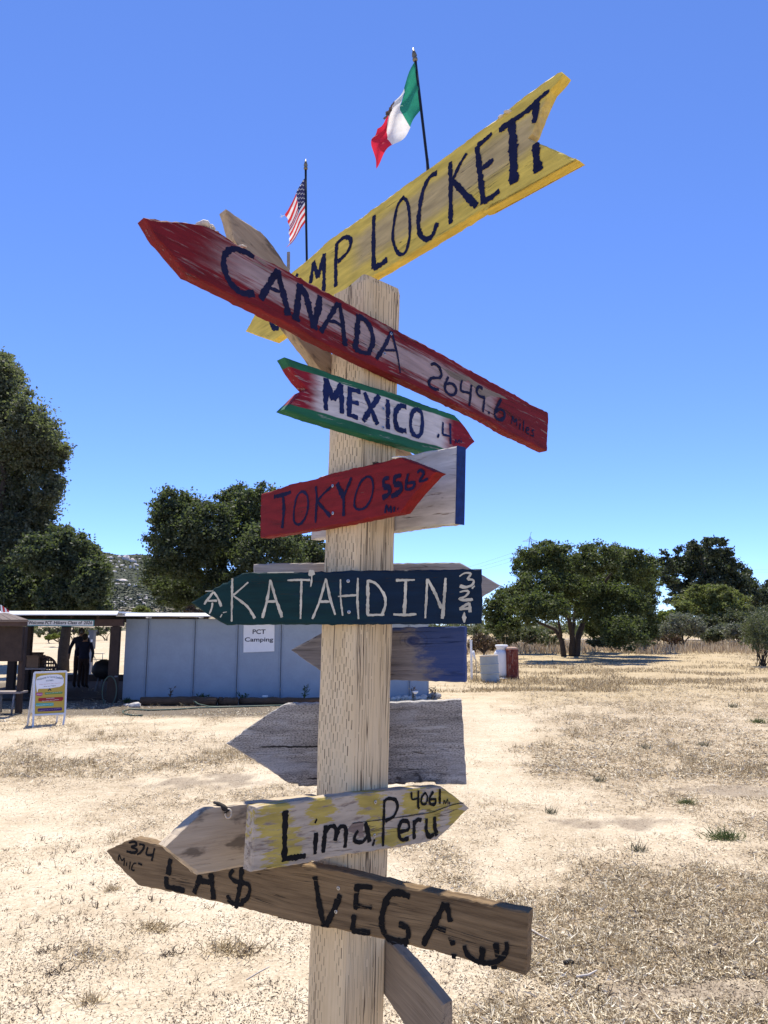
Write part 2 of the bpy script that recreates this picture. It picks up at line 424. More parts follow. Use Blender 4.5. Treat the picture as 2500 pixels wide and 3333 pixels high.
def litter():
    parts = []
    clump = lambda x, y: .22+.78*sm(fbm(x*7+3, y*7+8, 3), .34, .62)
    # chaff lying flat
    for n, y0, y1, s, dn in ((300000, 3.2, 9, 1.0, lambda x, y: (.012+.988*grass_density(x, y)**1.2)*clump(x, y)),
                         (130000, 9, 26, 1.6, lambda x, y: (.05+.95*grass_density(x, y))*clump(x, y))):
        x, y = sample_ground(n, dn, y0, y1)
        n = len(x); z = ground_height(x, y)+rng.random(n)*.010*s
        L = (rng.gamma(2.6, .0078, n)*s+.008)*(.5+.5*np.clip(grass_density(x, y)*1.5, 0, 1)); W = (.0022+rng.random(n)**1.8*.0075)*s*(.6+.4*np.clip(grass_density(x, y)*1.5, 0, 1))
        parts.append(blades(np.stack([x, y, z], -1), L, W, rng.random(n)*6.28, np.abs(rng.normal(0, .34, n)), rng.normal(0, .12, n), .5))
    V, Fc = merge(parts)
    tag(link('straw_litter', np_mesh('straw_litter', V, Fc, M_straw)), kind='stuff')
    parts = []
    # standing tufts
    for n, y0, y1, s in ((3800, 3.3, 9, .75), (5200, 9, 28, 1.2)):
        cx, cy = sample_ground(n, lambda x, y: (.03+grass_density(x, y)**1.6)*sm(fbm(x*1.3+30, y*1.3, 3), .42, .66), y0, y1)
        k = 9; m = len(cx)
        x = np.repeat(cx, k)+rng.normal(0, .022*s, m*k); y = np.repeat(cy, k)+rng.normal(0, .022*s, m*k)
        L = (.025+rng.gamma(2.2, .018, m*k))*s*np.repeat(.6+rng.random(m)*.8, k); W = (.0018+rng.random(m*k)*.0026)*s
        parts.append(blades(np.stack([x, y, ground_height(x, y)-.004], -1), L, W, rng.random(m*k)*6.28, .5+rng.random(m*k)*1.0, rng.normal(0, .15, m*k)))
    # field grass out to the brush
    x, y = sample_ground(60000, lambda x, y: sm(x, -1.0, 3)*sm(fbm(x*.5, y*.5+3, 3), .36, .55)*(1-.93*np.exp(-(((x-11.3)/6.3)**2+((y-39.5)/6.2)**2)**2)), 20, 62, 2.0, .6)
    n = len(x); L = .03+rng.gamma(2.2, .021, n)
    parts.append(blades(np.stack([x, y, ground_height(x, y)-.01], -1), L, .006+rng.random(n)*.008+.0002*y, rng.random(n)*6.28, .6+rng.random(n)*.9, rng.normal(0, .15, n)))
    V, Fc = merge(parts)
    tag(link('dry_grass', np_mesh('dry_grass', V, Fc, M_stub)), kind='stuff')
    # crumbs of soil, seed husks and twig bits on the bare dirt
    x, y = sample_ground(60000, lambda x, y: .2+.8*sm(fbm(x*2.2, y*2.2+60, 3), .4, .62), 3.2, 15)
    n = len(x); L = .003+rng.gamma(1.2, .005, n)
    V, Fc = blades(np.stack([x, y, ground_height(x, y)+.002], -1), L, .002+rng.random(n)*.004, rng.random(n)*6.28, np.abs(rng.normal(.15, .3, n)), rng.normal(0, .2, n))
    tag(link('twig_litter', np_mesh('twig_litter', V, Fc, M_twig)), kind='stuff')
litter()
# ================================================================== THE SIGNPOST
YAW_R, YAW_L, LEAN = R(43), R(-47), R(1.4)
PW = .148                                       # side of the square post
AX = np.array([math.sin(LEAN), 0, math.cos(LEAN)])
BASE = np.array([-.0815-1.75*math.tan(LEAN), 2.06, 0])
def arris(z): return BASE+AX*(z/AX[2])
def board_plane(yaw, off, z):
    n = np.array([math.sin(yaw), -math.cos(yaw), 0]); return Plane(arris(z)+n*off, n)

def post_material():
    k = NT('cream painted timber post')
    X = k.xyz(); N = k.xyz(k.coord('Normal'))
    v = k.coord()
    # slits pressed into the left face: staggered columns of short dashes
    def dashes(u, off, wcol, lrow, keep, wid):
        wob = k.m('MULTIPLY', k.m('SUBTRACT', k.noise(k.mp((40, 40, 22)), 1, 2), .5), .004)
        uu = k.m('ADD', u, wob)
        cu = k.m('DIVIDE', uu, wcol); ci = k.m('FLOOR', cu); cf = k.m('SUBTRACT', k.m('SUBTRACT', cu, ci), .5)
        cv = k.n('ShaderNodeCombineXYZ'); k.set(cv.inputs[0], ci); cv.inputs[1].default_value = off
        h = k.white(cv.outputs[0])
        alt = k.m('MULTIPLY', k.m('MODULO', ci, 2.0), .5)
        rv = k.m('ADD', k.m('DIVIDE', X[2], lrow), k.m('ADD', alt, k.m('MULTIPLY', h, .22)))
        ri = k.m('FLOOR', rv); rf = k.m('SUBTRACT', k.m('SUBTRACT', rv, ri), .5)
        cv2 = k.n('ShaderNodeCombineXYZ'); k.set(cv2.inputs[0], ci); k.set(cv2.inputs[1], ri); cv2.inputs[2].default_value = off
        h2 = k.white(cv2.outputs[0])
        half = k.m('ADD', .16, k.m('MULTIPLY', h2, keep))
        a = k.m('LESS_THAN', k.m('ABSOLUTE', rf), half)
        b = k.sstep(k.m('ABSOLUTE', cf), wid, wid*.55)
        fade = k.noise(k.mp((22, 22, 3), (off, 0, 0)), 1, 2)
        return k.m('MULTIPLY', k.m('MULTIPLY', a, b), k.m('MULTIPLY', k.m('ADD', .45, k.m('MULTIPLY', h2, .55)), k.sstep(fade, .34, .56)))
    left = k.m('GREATER_THAN', k.m('ABSOLUTE', N[0]), .8)
    d1 = k.m('MULTIPLY', dashes(X[1], 1.3, .0088, .046, .13, .19), left)
    right = k.m('GREATER_THAN', k.m('ABSOLUTE', N[1]), .8)
    d2 = k.m('MULTIPLY', dashes(X[0], 4.7, .0106, .135, .40, .105), right)
    c1 = k.noise(k.mp((95, 95, 1.3)), 1, 3, .5)
    crk = k.m('MULTIPLY', k.sstep(k.m('ABSOLUTE', k.m('SUBTRACT', c1, .5)), .020, .006), right)
    crk = k.m('MULTIPLY', crk, k.sstep(k.noise(k.mp((14, 14, 2.2), (3, 3, 3)), 1, 2), .44, .56))
    big = k.m('MULTIPLY', k.sstep(k.noise(k.mp((70, 70, 7), (1, 2, 3)), 1, 3), .70, .76), right)
    lc = k.noise(k.mp((48, 48, .55), (8, 2, 0)), 1, 2, .45)
    lcr = k.m('MULTIPLY', k.sstep(k.m('ABSOLUTE', k.m('SUBTRACT', lc, .5)), .011, .004), k.sstep(k.noise(k.mp((9, 9, 1.1), (6, 1, 2)), 1, 2), .45, .55))
    dk = k.m('MAXIMUM', k.m('MAXIMUM', k.m('MAXIMUM', d1, d2), lcr), k.m('MAXIMUM', crk, big))
    g = k.noise(k.mp((120, 120, 5)), 1, 4); b = k.noise(k.mp((6, 6, 2.5)), 1, 4)
    f = k.m('ADD', k.m('MULTIPLY', g, .3), k.m('MULTIPLY', b, .7))
    col = k.ramp(f, [(.32, (.60, .45, .25)), (.5, (.72, .56, .335)), (.66, (.78, .63, .40))])
    col = k.mix(k.m('MULTIPLY', k.sstep(b, .60, .70), .25), col, (.60, .42, .18))
    st = k.sstep(k.noise(k.mp((30, 30, 9), (4, 0, 0)), 1, 5), .62, .72)
    col = k.mix(k.m('MULTIPLY', st, .35), col, (.35, .26, .17))
    gs = k.sstep(k.noise(k.mp((14, 14, 1.6), (1, 9, 3)), 1, 4), .55, .7); col = k.mix(k.m('MULTIPLY', gs, .2), col, (.44, .38, .29))
    col = k.mix(k.m('MULTIPLY', dk, .95), col, (.06, .034, .02))
    h = k.m('SUBTRACT', k.m('MULTIPLY', f, .35), dk)
    return k.done(k.bsdf(col, .75, 0, k.bump(h, .6, .003), .25))
M_post = post_material()
post_M = Matrix.Translation(Vector(BASE)) @ Matrix.Rotation(LEAN, 4, 'Y') @ Matrix.Rotation(YAW_R, 4, 'Z')
signpost = empty('signpost', matrix=Matrix.Translation(Vector(BASE)))
tag(signpost, 'tall cream timber post carrying painted arrow boards to many distant places', 'signpost')
bpy.context.view_layer.update()
def child(o, parent, M):                        # parent and keep a world matrix
    o.parent = parent; o.matrix_parent_inverse = parent.matrix_world.inverted() if parent else Matrix.Identity(4); o.matrix_basis = M
    return o
def build_post():
    bm = bmesh.new()
    q = PW; prof = [(0, .013), (.0015, .0065), (.0065, .0015), (.013, 0), (q-.008, 0), (q-.0035, .0025), (q, .007), (q, q-.007), (q-.0025, q-.0025), (q-.007, q), (.008, q), (.003, q-.002), (0, q-.007)]
    zs = [-.4]+list(np.linspace(0, 2.765, 40))+[2.786]
    rings = []
    for j, z in enumerate(zs):
        t = 1 if z < 2.77 else .95
        rg = []
        for i, (x, y) in enumerate(prof):
            wv = .0009*math.sin(z*7+i*1.3)+.0006*math.sin(z*19+i)
            rg.append(bm.verts.new((.074+(x-.074)*t*(1+wv/.07), .074+(y-.074)*t*(1+wv/.07), z-(.03 if (j == len(zs)-1 and y > .1 and x < .03) else 0))))
        rings.append(rg)
    n = len(prof)
    for a, b in zip(rings, rings[1:]):
        for i in range(n): bm.faces.new((a[i], a[(i+1) % n], b[(i+1) % n], b[i]))
    bm.faces.new(rings[-1])
    o = from_bm('post', bm, M_post); return child(o, signpost, post_M)
build_post()

def outline2d(P, step=.012, jit=.0006, seed=0):
    rs = random.Random(seed); out = []
    n = len(P)
    for i in range(n):
        a = Vector(P[i]); b = Vector(P[(i+1) % n]); d = b-a; L = d.length
        if L < 1e-5: continue
        m = max(1, int(L/step)); nn = Vector((-d.y, d.x)).normalized()
        for j in range(m):
            q = a+d*(j/m)+nn*rs.gauss(0, jit)*(0 if j == 0 else 1)
            out.append(q)
    ar = sum(out[i].x*out[(i+1) % len(out)].y-out[(i+1) % len(out)].x*out[i].y for i in range(len(out)))
    if ar < 0: out.reverse()
    return out
def inset(P, d):
    n = len(P); out = []
    for i in range(n):
        a, b, c = P[i-1], P[i], P[(i+1) % n]
        d1 = (b-a).normalized(); d2 = (c-b).normalized()
        nn = (Vector((-d1.y, d1.x))+Vector((-d2.y, d2.x)))
        nn = nn.normalized() if nn.length > 1e-6 else Vector((-d1.y, d1.x))
        out.append(b+nn*d)
    return out
def slab(P, t, bev=.003):
    """a sawn board: face polygon at z=0, rounded arrises, thickness t behind"""
    bm = bmesh.new()
    rs = random.Random(len(P)); n_ = 0.0; I = []
    for p, q in zip(P, inset(P, 1.0)):            # arrises worn unevenly
        n_ = n_*.7+rs.gauss(0, .5); I.append(p+(q-p)*bev*max(.25, min(2.2, .9+n_)))
    lay = [(I, 0), (P, -bev), (P, -t+bev), (I, -t)]
    rings = [[bm.verts.new((p.x, p.y, z)) for p in Q] for Q, z in lay]
    n = len(P)
    for a, b in zip(rings, rings[1:]):
        for i in range(n): bm.faces.new((b[i], b[(i+1) % n], a[(i+1) % n], a[i]))
    f1 = bm.faces.new(rings[0]); f2 = bm.faces.new(rings[-1][::-1]); bm.normal_update()
    bmesh.ops.triangulate(bm, faces=[f1, f2])
    return bm
def ribbon(bm, Q, W, z, rough=.11, cap=True, seed=0):
    """one brush stroke: Q 2-D points, W widths; uneven edges and rounded ends"""
    rs = random.Random(seed*977+len(Q)*13)
    # resample smoothly (Catmull-Rom)
    V = [Vector(q) for q in Q]; P = []; Wd = []
    if len(V) == 2: V = [V[0], (V[0]*2+V[1])/3, (V[0]+V[1]*2)/3, V[1]]; W = [W[0], W[0]*.67+W[-1]*.33, W[0]*.33+W[-1]*.67, W[-1]]
    elif len(W) != len(V): W = [W[0]+(W[-1]-W[0])*i/(len(V)-1) for i in range(len(V))]
    for i in range(len(V)-1):
        p0, p1, p2, p3 = V[max(i-1, 0)], V[i], V[i+1], V[min(i+2, len(V)-1)]
        m = max(2, int((p2-p1).length/.004))
        for j in range(m):
            t = j/m
            P.append(.5*((2*p1)+(p2-p0)*t+(2*p0-5*p1+4*p2-p3)*t*t+(3*p1-p0-3*p2+p3)*t**3)); Wd.append(W[i]*(1-t)+W[i+1]*t)
    P.append(V[-1]); Wd.append(W[-1])
    L = []; Rr = []
    n = len(P); f1, f2, f3 = rs.uniform(.5, 1.2), rs.random()*6, rs.random()*6
    for i in range(n):
        d = (P[min(i+1, n-1)]-P[max(i-1, 0)])
        d = d.normalized() if d.length > 1e-9 else Vector((1, 0))
        nn = Vector((-d.y, d.x)); h = Wd[i]/2*(1+.13*math.sin(i*f1*.55+f2)+.08*math.sin(i*f1*1.7+f3))
        e = 1.0
        if cap: e = .78 if i in (0, n-1) else 1
        L.append(P[i]+nn*h*e*(1+rs.gauss(0, rough))); Rr.append(P[i]-nn*h*e*(1+rs.gauss(0, rough)))
    a = [bm.verts.new((p.x, p.y, z)) for p in L]; b = [bm.verts.new((p.x, p.y, z)) for p in Rr]
    for i in range(n-1):
        try: bm.faces.new((b[i], b[i+1], a[i+1], a[i]))
        except ValueError: pass
M_screw = simple('screw metal', (.42, .42, .43), .35, .9, .1, 80, .05)
M_recess = simple('screw recess', (.02, .02, .02), .6)
def screw_mesh():
    bm = bmesh.new(); lathe(bm, [(.0049, 0), (.0049, .0006), (.0038, .0012), (.001, .0013)], 16)
    me = bpy.data.meshes.new('screw'); bmesh.ops.recalc_face_normals(bm, faces=bm.faces); bm.to_mesh(me); bm.free(); me.materials.append(M_screw)
    bm = bmesh.new(); box(bm, -.0026, .0026, -.0006, .0006, .0012, .0016); box(bm, -.00062, .00062, -.00265, .00265, .0012, .00165)
    m2 = bpy.data.meshes.new('screw_cross'); bmesh.ops.recalc_face_normals(bm, faces=bm.faces); bm.to_mesh(m2); bm.free(); m2.materials.append(M_recess)
    return me, m2
ME_screw, ME_cross = screw_mesh()
def screw_joined():
    bm = bmesh.new(); bm.from_mesh(ME_screw); k = len(bm.faces); bm.from_mesh(ME_cross)
    bm.faces.ensure_lookup_table()
    for i, f in enumerate(bm.faces): f.material_index = 0 if i < k else 1
    me = bpy.data.meshes.new('screw'); bm.to_mesh(me); bm.free(); me.materials.append(M_screw); me.materials.append(M_recess); return me
ME_SCREW = screw_joined()

def board(label, yaw, off, axis, outline, thick, mat, strokes=(), paint=None, screws=(), patches=(), seed=1, jit=.0006):
    zc = float(np.mean([Plane(arris(1.75), (math.sin(yaw), -math.cos(yaw), 0)).hit(q)[2] for q in outline]))
    pl = board_plane(yaw, off, zc)
    a, b = pl.hit(axis[0]), pl.hit(axis[1])
    c = np.mean([pl.hit(q) for q in outline], 0)
    pl = Plane(c, pl.n, b-a)
    if pl.x[0] < 0: pl = Plane(c, pl.n, a-b)
    P = outline2d([pl.loc(q) for q in outline], jit=jit, seed=seed)
    bm = slab(P, thick)
    o = from_bm('sign_board', bm, mat); child(o, signpost, pl.matrix()); o['label'] = label
    bpy.context.view_layer.update()
    if strokes:
        z = .0007; done = []
        for i, st in enumerate(strokes):
            cr, wd, *Q = st
            wd = wd if isinstance(wd, (list, tuple)) else [wd]
            q0 = px(cr, *Q[0]); s = pl.scale_at(q0)*CROP[cr][2]
            # brush width measured across the stroke in the picture, so undo the foreshortening of the board
            LQ = [Vector(pl.loc(px(cr, *q))) for q in Q]
            dx, dy = abs(Q[-1][0]-Q[0][0])+1e-6, abs(Q[-1][1]-Q[0][1])+1e-6
            vert = dy/(dx+dy); fs = 1/max(.5, math.cos(yaw))
            ws = [x*s*(1+(fs-1)*vert*.9) for x in wd]
            if len(ws) == 1: ws = ws*len(LQ)
            dense = [a.lerp(b, t/6) for a, b in zip(LQ, LQ[1:]) for t in range(7)]
            done.append([LQ, ws, z, seed*31+i, dense, max(ws)]); z += .00006
        grp = list(range(len(done)))             # strokes that touch make one letter
        for i in range(len(done)):
            for j in range(i):
                lim = (done[i][5]+done[j][5])*.42
                if min((a-b).length for a in done[i][4] for b in done[j][4]) < lim:
                    gi, gj = grp[i], grp[j]; grp = [gj if g == gi else g for g in grp]
        for g in sorted(set(grp)):
            bm = bmesh.new()
            for i, d in enumerate(done):
                if grp[i] == g: ribbon(bm, d[0], d[1], d[2], seed=d[3])
            lo = from_bm('letter', bm, paint, recalc=False); lo.parent = o
    for nm, pm, poly in patches:
        Q = outline2d([pl.loc(q) for q in poly], .006, .0007, seed+5)
        bm = bmesh.new(); f = bm.faces.new([bm.verts.new((p.x, p.y, .0004)) for p in Q]); bm.normal_update(); bmesh.ops.triangulate(bm, faces=[f])
        po = from_bm(nm, bm, pm, recalc=False); po.parent = o
    for q in screws:
        x, y = pl.loc(q); s = bpy.data.objects.new('screw', ME_SCREW); COL.objects.link(s)
        s.parent = o; s.location = (x, y, .0008); s.rotation_euler = (0, 0, random.random()*3)
    return o, pl

NAVY = letter_paint('navy lettering', (.012, .014, .045), .325, 1)
NAVY2 = letter_paint('navy lettering solid', (.011, .014, .048), .31, 2)
NAVYM = letter_paint('blue lettering on white', (.012, .022, .085), .37, 8)
NAVYT = letter_paint('dull blue lettering', (.012, .011, .042), .33, 3)
INK = letter_paint('black lettering', (.008, .008, .009), .33, 4)
INKV = letter_paint('worn black lettering', (.007, .007, .008), .41, 5, (10, 90))
CREAM = letter_paint('cream lettering', (.56, .53, .42), .27, 6)

# ---- CAMP LOCKETT: wide yellow board on the far right face
def lay_yellow(k, x, y, n1):
    edge = k.m('ADD', k.m('ABSOLUTE', k.m('ADD', y, k.m('MULTIPLY', x, .0))), k.m('MULTIPLY', k.m('SUBTRACT', n1, .5), .05))
    e = k.sstep(edge, .028, .08); e2 = k.sstep(k.m('ADD', x, k.m('MULTIPLY', k.m('SUBTRACT', n1, .5), .12)), .29, .42)
    e3 = k.sstep(x, -.36, -.46)
    return [(None, (.50, .385, .18)), (k.m('MAXIMUM', k.m('MAXIMUM', e, e2), e3), (.70, .525, .10))]
M_yel = painted_board('yellow painted board', (.46, .38, .27), (.26, .19, .12), lay_yellow, 3, .34, .35, .5)
LOCK = pts('A', (1310, 555), (1430, 455), 'Q', (130, 1110), (300, 990), (600, 770), (740, 675), (1000, 480), (1150, 370), (1300, 245), (1500, 105),
           'P', (1390, 118), (1425, 150), (1330, 270), (1255, 350), (1190, 500), (1130, 640), (1085, 760), (1040, 870), (990, 922), (1130, 985), (1360, 1080), (1600, 1185),
           (1560, 1190), (1370, 1290), (900, 1550), (440, 1800), 'Q', (1100, 895), (700, 1145), (430, 1305), 'A', (1265, 1020), (1155, 1092), (945, 1015), (1020, 880))
board('yellow board reading CAMP LOCKETT, the highest and longest', YAW_L, -PW-.002, pts('Q', (0, 1210), (1520, 95)), LOCK, .034, M_yel, [
 ('Q', [26, 22], (20, 1370), (38, 1240)), ('Q', [30, 24], (36, 1240), (66, 1335)), ('Q', [24, 26], (66, 1335), (102, 1190)), ('Q', 24, (104, 1190), (100, 1420)),
 ('A', 28, (1350, 570), (1300, 690), (1250, 800)), ('A', 34, (1148, 920), (1145, 955), (1168, 990), (1205, 992)),
 ('Q', 22, (178, 1125), (172, 1260), (172, 1390)), ('Q', 20, (178, 1132), (215, 1098), (250, 1094), (264, 1125), (240, 1185), (185, 1240)),
 ('Q', [20, 28], (402, 960), (398, 1120), (400, 1280)), ('Q', 32, (398, 1278), (440, 1258), (482, 1225)),
 ('Q', 23, (578, 855), (545, 900), (525, 990), (515, 1100), (545, 1185), (588, 1185), (615, 1090), (614, 950), (598, 875), (570, 855)),
 ('Q', 24, (780, 705), (735, 735), (695, 820), (672, 950), (672, 1050), (702, 1100), (748, 1088), (782, 1005)),
 ('Q', [22, 24], (860, 640), (862, 830), (862, 1012)), ('Q', [16, 24], (958, 588), (910, 670), (872, 755)), ('Q', [26, 38], (872, 750), (940, 825), (1018, 908)),
 ('Q', [28, 30], (1020, 545), (1040, 720), (1060, 890)), ('Q', 27, (1022, 545), (1065, 512), (1110, 470)), ('Q', 30, (1045, 685), (1085, 655), (1118, 625)), ('Q', 32, (1060, 882), (1110, 850), (1155, 812)),
 ('P', [70, 55, 45], (645, 830), (800, 725), (1010, 575), (1130, 450), (1250, 350)), ('P', [80, 95], (795, 740), (815, 1000), (822, 1300), (822, 1470)),
 ('P', [85, 60], (1085, 500), (1088, 640), (1062, 745)), ('P', [70, 85], (1080, 985), (1098, 1150), (1115, 1330))], NAVY2, seed=2)

# ---- grey diagonal board, far left face
def stain(k, col, gv):
    s = k.sstep(k.noise(k.mp((9, 26, 26), (3, 1, 1)), 1, 4), .53, .64)
    return k.mix(k.m('MULTIPLY', s, .75), col, (.09, .072, .055))
M_tan = plain_wood('weathered tan timber', (.47, .37, .25), (.27, .20, .13), 4, extra=stain)
DIAG = pts('A', (795, 72), (960, 178), (1060, 245), (1140, 330), (1290, 545), 'S', (675, 700), (760, 830), (895, 985), 'A', (2110, 2030), 'S', (815, 985), 'B', (450, 1140), (130, 720), 'A', (860, 310))
board('bare weathered board slanting up to the left behind the post', YAW_R, -PW-.002, pts('A', (1290, 545), (795, 72)), DIAG[:7]+DIAG[7:8]+DIAG[9:], .036, M_tan, seed=3)

# ---- CANADA: red board on the right face
def lay_canada(k, x, y, n1):
    yy = k.m('ADD', k.m('ABSOLUTE', k.m('ADD', y, -.002)), k.m('MULTIPLY', k.m('SUBTRACT', k.noise(k.mp((4, 75, 75), (3, 1, 0)), 1, 5, .65), .5), .13))
    e = k.sstep(yy, .026, .054); l = k.sstep(k.m('ADD', x, k.m('MULTIPLY', k.m('SUBTRACT', n1, .5), .16)), -.36, -.56)
    r = k.sstep(k.m('ADD', x, k.m('MULTIPLY', k.m('SUBTRACT', n1, .5), .05)), .56, .62)
    return [(None, (.37, .275, .265)), (k.m('MAXIMUM', k.m('MAXIMUM', e, l), r), (.175, .011, .015))]
M_can = painted_board('red and pinkish white painted board', (.30, .24, .19), (.13, .10, .08), lay_canada, 11, .39, .7, .9)
CAN = pts('A', (165, 135), (340, 158), (560, 186), (640, 203), (740, 245), (860, 330), (1000, 410), (1200, 515), (1400, 620), (1560, 705), 'C', (250, 0), (500, 130), (700, 245), (900, 355), (1100, 465), (1350, 610), (1480, 672),
          (1484, 760), (1468, 1018), (1300, 938), (1100, 845), (950, 752), (700, 628), (400, 486), (150, 370), 'A', (1500, 1080), (1300, 968), (1130, 885), (940, 790), (700, 668), (500, 574), (420, 480), (330, 370), (240, 265))
M_grey_patch = plain_wood('bare grey wood', (.27, .22, .18), (.12, .095, .075), 9)
board('red board reading CANADA 2649.6 miles, pointing left', YAW_R, .0385, pts('A', (860, 330), (1350, 610)), CAN, .0375, M_can, [
 ('A', [36, 48, 46, 40], (1012, 445), (950, 408), (880, 382), (820, 390), (778, 450), (785, 540), (815, 620), (865, 680), (930, 722), (1015, 722)),
 ('A', [40, 48], (1195, 540), (1135, 640), (1062, 770)), ('A', [42, 50], (1190, 540), (1225, 680), (1255, 800), (1278, 895)), ('A', 26, (1130, 680), (1210, 712)),
 ('B', [60, 70], (250, 245), (232, 420), (205, 645)), ('B', [60, 60], (255, 255), (315, 370), (360, 550), (400, 730)), ('B', [60, 70], (470, 375), (440, 550), (402, 735)),
 ('B', [45, 45], (665, 450), (570, 610), (475, 770)), ('B', [40, 55], (675, 450), (705, 620), (742, 920)), ('B', 34, (560, 650), (640, 660), (700, 705)),
 ('B', [55, 58], (885, 580), (870, 760), (845, 960)), ('B', [55, 50], (885, 590), (985, 670), (1032, 790), (1035, 890), (990, 1000)), ('B', 45, (845, 955), (920, 985), (1000, 1000)),
 ('B', [30, 45], (1235, 760), (1180, 890), (1075, 1060)), ('B', [35, 50, 12], (1240, 760), (1270, 880), (1305, 1020), (1335, 1210)), ('B', 26, (1165, 962), (1285, 965)),
 ('C', 24, (420, 245), (450, 232), (490, 260), (515, 320), (500, 358), (430, 362), (402, 400), (412, 435), (450, 460), (492, 466)),
 ('C', 23, (578, 350), (548, 420), (552, 475), (590, 512), (630, 508), (648, 470), (632, 430), (598, 410), (558, 418)),
 ('C', 22, (702, 380), (690, 420), (692, 475), (740, 490), (785, 505)), ('C', [20, 24], (785, 420), (775, 520), (765, 615)),
 ('C', 23, (885, 458), (850, 440), (832, 470), (838, 505), (868, 530), (905, 540)), ('C', 20, (902, 535), (895, 600), (886, 668)), ('C', 26, (935, 670), (948, 682)),
 ('C', 24, (1052, 550), (1015, 620), (993, 690), (1015, 728), (1055, 738), (1082, 705), (1075, 662), (1040, 645), (1002, 668)),
 ('C', 13, (1145, 775), (1155, 705), (1170, 758), (1190, 733), (1192, 795)), ('C', 13, (1222, 770), (1218, 828)), ('C', 13, (1219, 732), (1222, 742)), ('C', 12, (1254, 745), (1250, 840)),
 ('C', 11, (1272, 838), (1300, 828), (1296, 806), (1278, 815), (1276, 850), (1302, 866)), ('C', 11, (1348, 830), (1325, 838), (1342, 860), (1338, 885), (1316, 875))],
 NAVY, pts('B', (1238, 785), (1165, 1000)), [('bare_patch', M_grey_patch, pts('C', (440, 215), (560, 285), (760, 350), (900, 450), (1040, 505), (1120, 555), (960, 520), (900, 545), (830, 470), (760, 385), (690, 395), (600, 350), (540, 290)))], seed=5, jit=.0009)

# ---- MEXICO: white, green and red board on the right face
def lay_mex(k, x, y, n1):
    j = k.m('MULTIPLY', k.m('SUBTRACT', n1, .5), .05); xj = k.m('ADD', x, j)
    rl = k.sstep(xj, -.180, -.235); rr = k.sstep(k.m('ADD', xj, 0), .275, .345)
    w = k.m('ADD', y, k.m('MULTIPLY', k.m('SUBTRACT', k.noise(k.mp((9, 3, 1)), 1, 2), .5), .012))
    gt = k.sstep(w, .054, .057); gb = k.sstep(w, -.044, -.047)
    return [(None, (.60, .56, .54)), (k.m('MAXIMUM', rl, rr), (.24, .012, .024)), (k.m('MAXIMUM', gt, gb), (.018, .125, .062))]
M_mex = painted_board('white green and red painted board', (.33, .26, .20), (.14, .11, .09), lay_mex, 21, .385, .6, .8)
MEX = pts('D', (112, 52), (310, 120), (500, 190), (750, 270), (1000, 345), (1200, 422), (1425, 500), (1500, 590), (1580, 705), (1490, 785), (1410, 868), (1290, 828), (1130, 768), (950, 716), (700, 645), (500, 586), (250, 510), (104, 456), (170, 395), (245, 318), (285, 300), (220, 230), (150, 125))
board('white board edged green with red ends reading MEXICO .4 mi', YAW_R, .0385, pts('D', (310, 120), (1200, 422)), MEX, .0375, M_mex, [
 ('D', 36, (425, 215), (428, 465)), ('D', [40, 44], (430, 220), (458, 300), (485, 385)), ('D', [44, 38], (487, 385), (545, 258)), ('D', 36, (545, 262), (551, 490)),
 ('D', 36, (612, 282), (606, 515)), ('D', 38, (605, 302), (695, 320)), ('D', 38, (608, 398), (682, 412)), ('D', 36, (606, 500), (675, 522)),
 ('D', [32, 38], (725, 325), (775, 450), (826, 575)), ('D', [38, 36], (840, 350), (780, 440), (715, 550)), ('D', 33, (905, 380), (905, 610)),
 ('D', 34, (1048, 440), (1000, 432), (966, 480), (963, 560), (990, 612), (1048, 622)), ('D', 36, (1132, 455), (1096, 478), (1080, 560), (1094, 635), (1130, 664), (1160, 640), (1172, 560), (1163, 482), (1126, 455)),
 ('D', 28, (1287, 655), (1300, 668)), ('D', 16, (1330, 555), (1328, 650)), ('D', 16, (1326, 650), (1390, 665)), ('D', 18, (1385, 565), (1388, 725)),
 ('D', 9, (1422, 722), (1430, 690), (1440, 715), (1455, 690), (1458, 720)), ('D', 9, (1470, 695), (1471, 715)), ('D', 8, (1468, 678), (1471, 682))],
 NAVYM, pts('D', (870, 453), (868, 598)), seed=7)

# ---- white board with blue end, far right face
def lay_white(k, x, y, n1):
    e = k.sstep(k.m('ADD', x, 0), .1290, .1300)
    return [(None, (.62, .60, .58))]
M_whi = painted_board('worn white board', (.33, .27, .22), (.16, .13, .11), lay_white, 31, .40, .5, .5)
M_blue_end = painted_board('blue end grain', (.05, .05, .09), (.02, .02, .04), lambda k, x, y, n1: [(None, (.012, .035, .15))], 33, .25, .5, 1.0, (70, 30))
WHI = pts('E', (500, 305), (1090, 165), (1310, 112), (1440, 92), (1537, 72), (1537, 250), (1532, 450), (1525, 655), (1300, 682), (1070, 716), (700, 755), (440, 775))
wb, wpl = board('short worn white board with a blue painted end behind the red TOKYO board', YAW_L, -PW-.002, pts('E', (1120, 152), (1535, 72)), WHI, .035, M_whi, seed=9)
xr = [wpl.loc(q) for q in pts('E', (1537, 72), (1532, 450), (1525, 655))]
bm = bmesh.new(); M0 = Matrix.Identity(4)
ang = math.atan2(xr[0][0]-xr[2][0], xr[0][1]-xr[2][1]); hh = math.hypot(xr[0][0]-xr[2][0], xr[0][1]-xr[2][1])
box(bm, 0, .0024, -.001, hh+.001, -.0355, 0.0006, bevel=.0006, M=Matrix.Translation((xr[2][0]+.0002, xr[2][1], 0)) @ Matrix.Rotation(-ang, 4, 'Z'))
eo = from_bm('painted_end', bm, M_blue_end); eo.parent = wb; eo['label'] = 'blue painted sawn end of the white board'

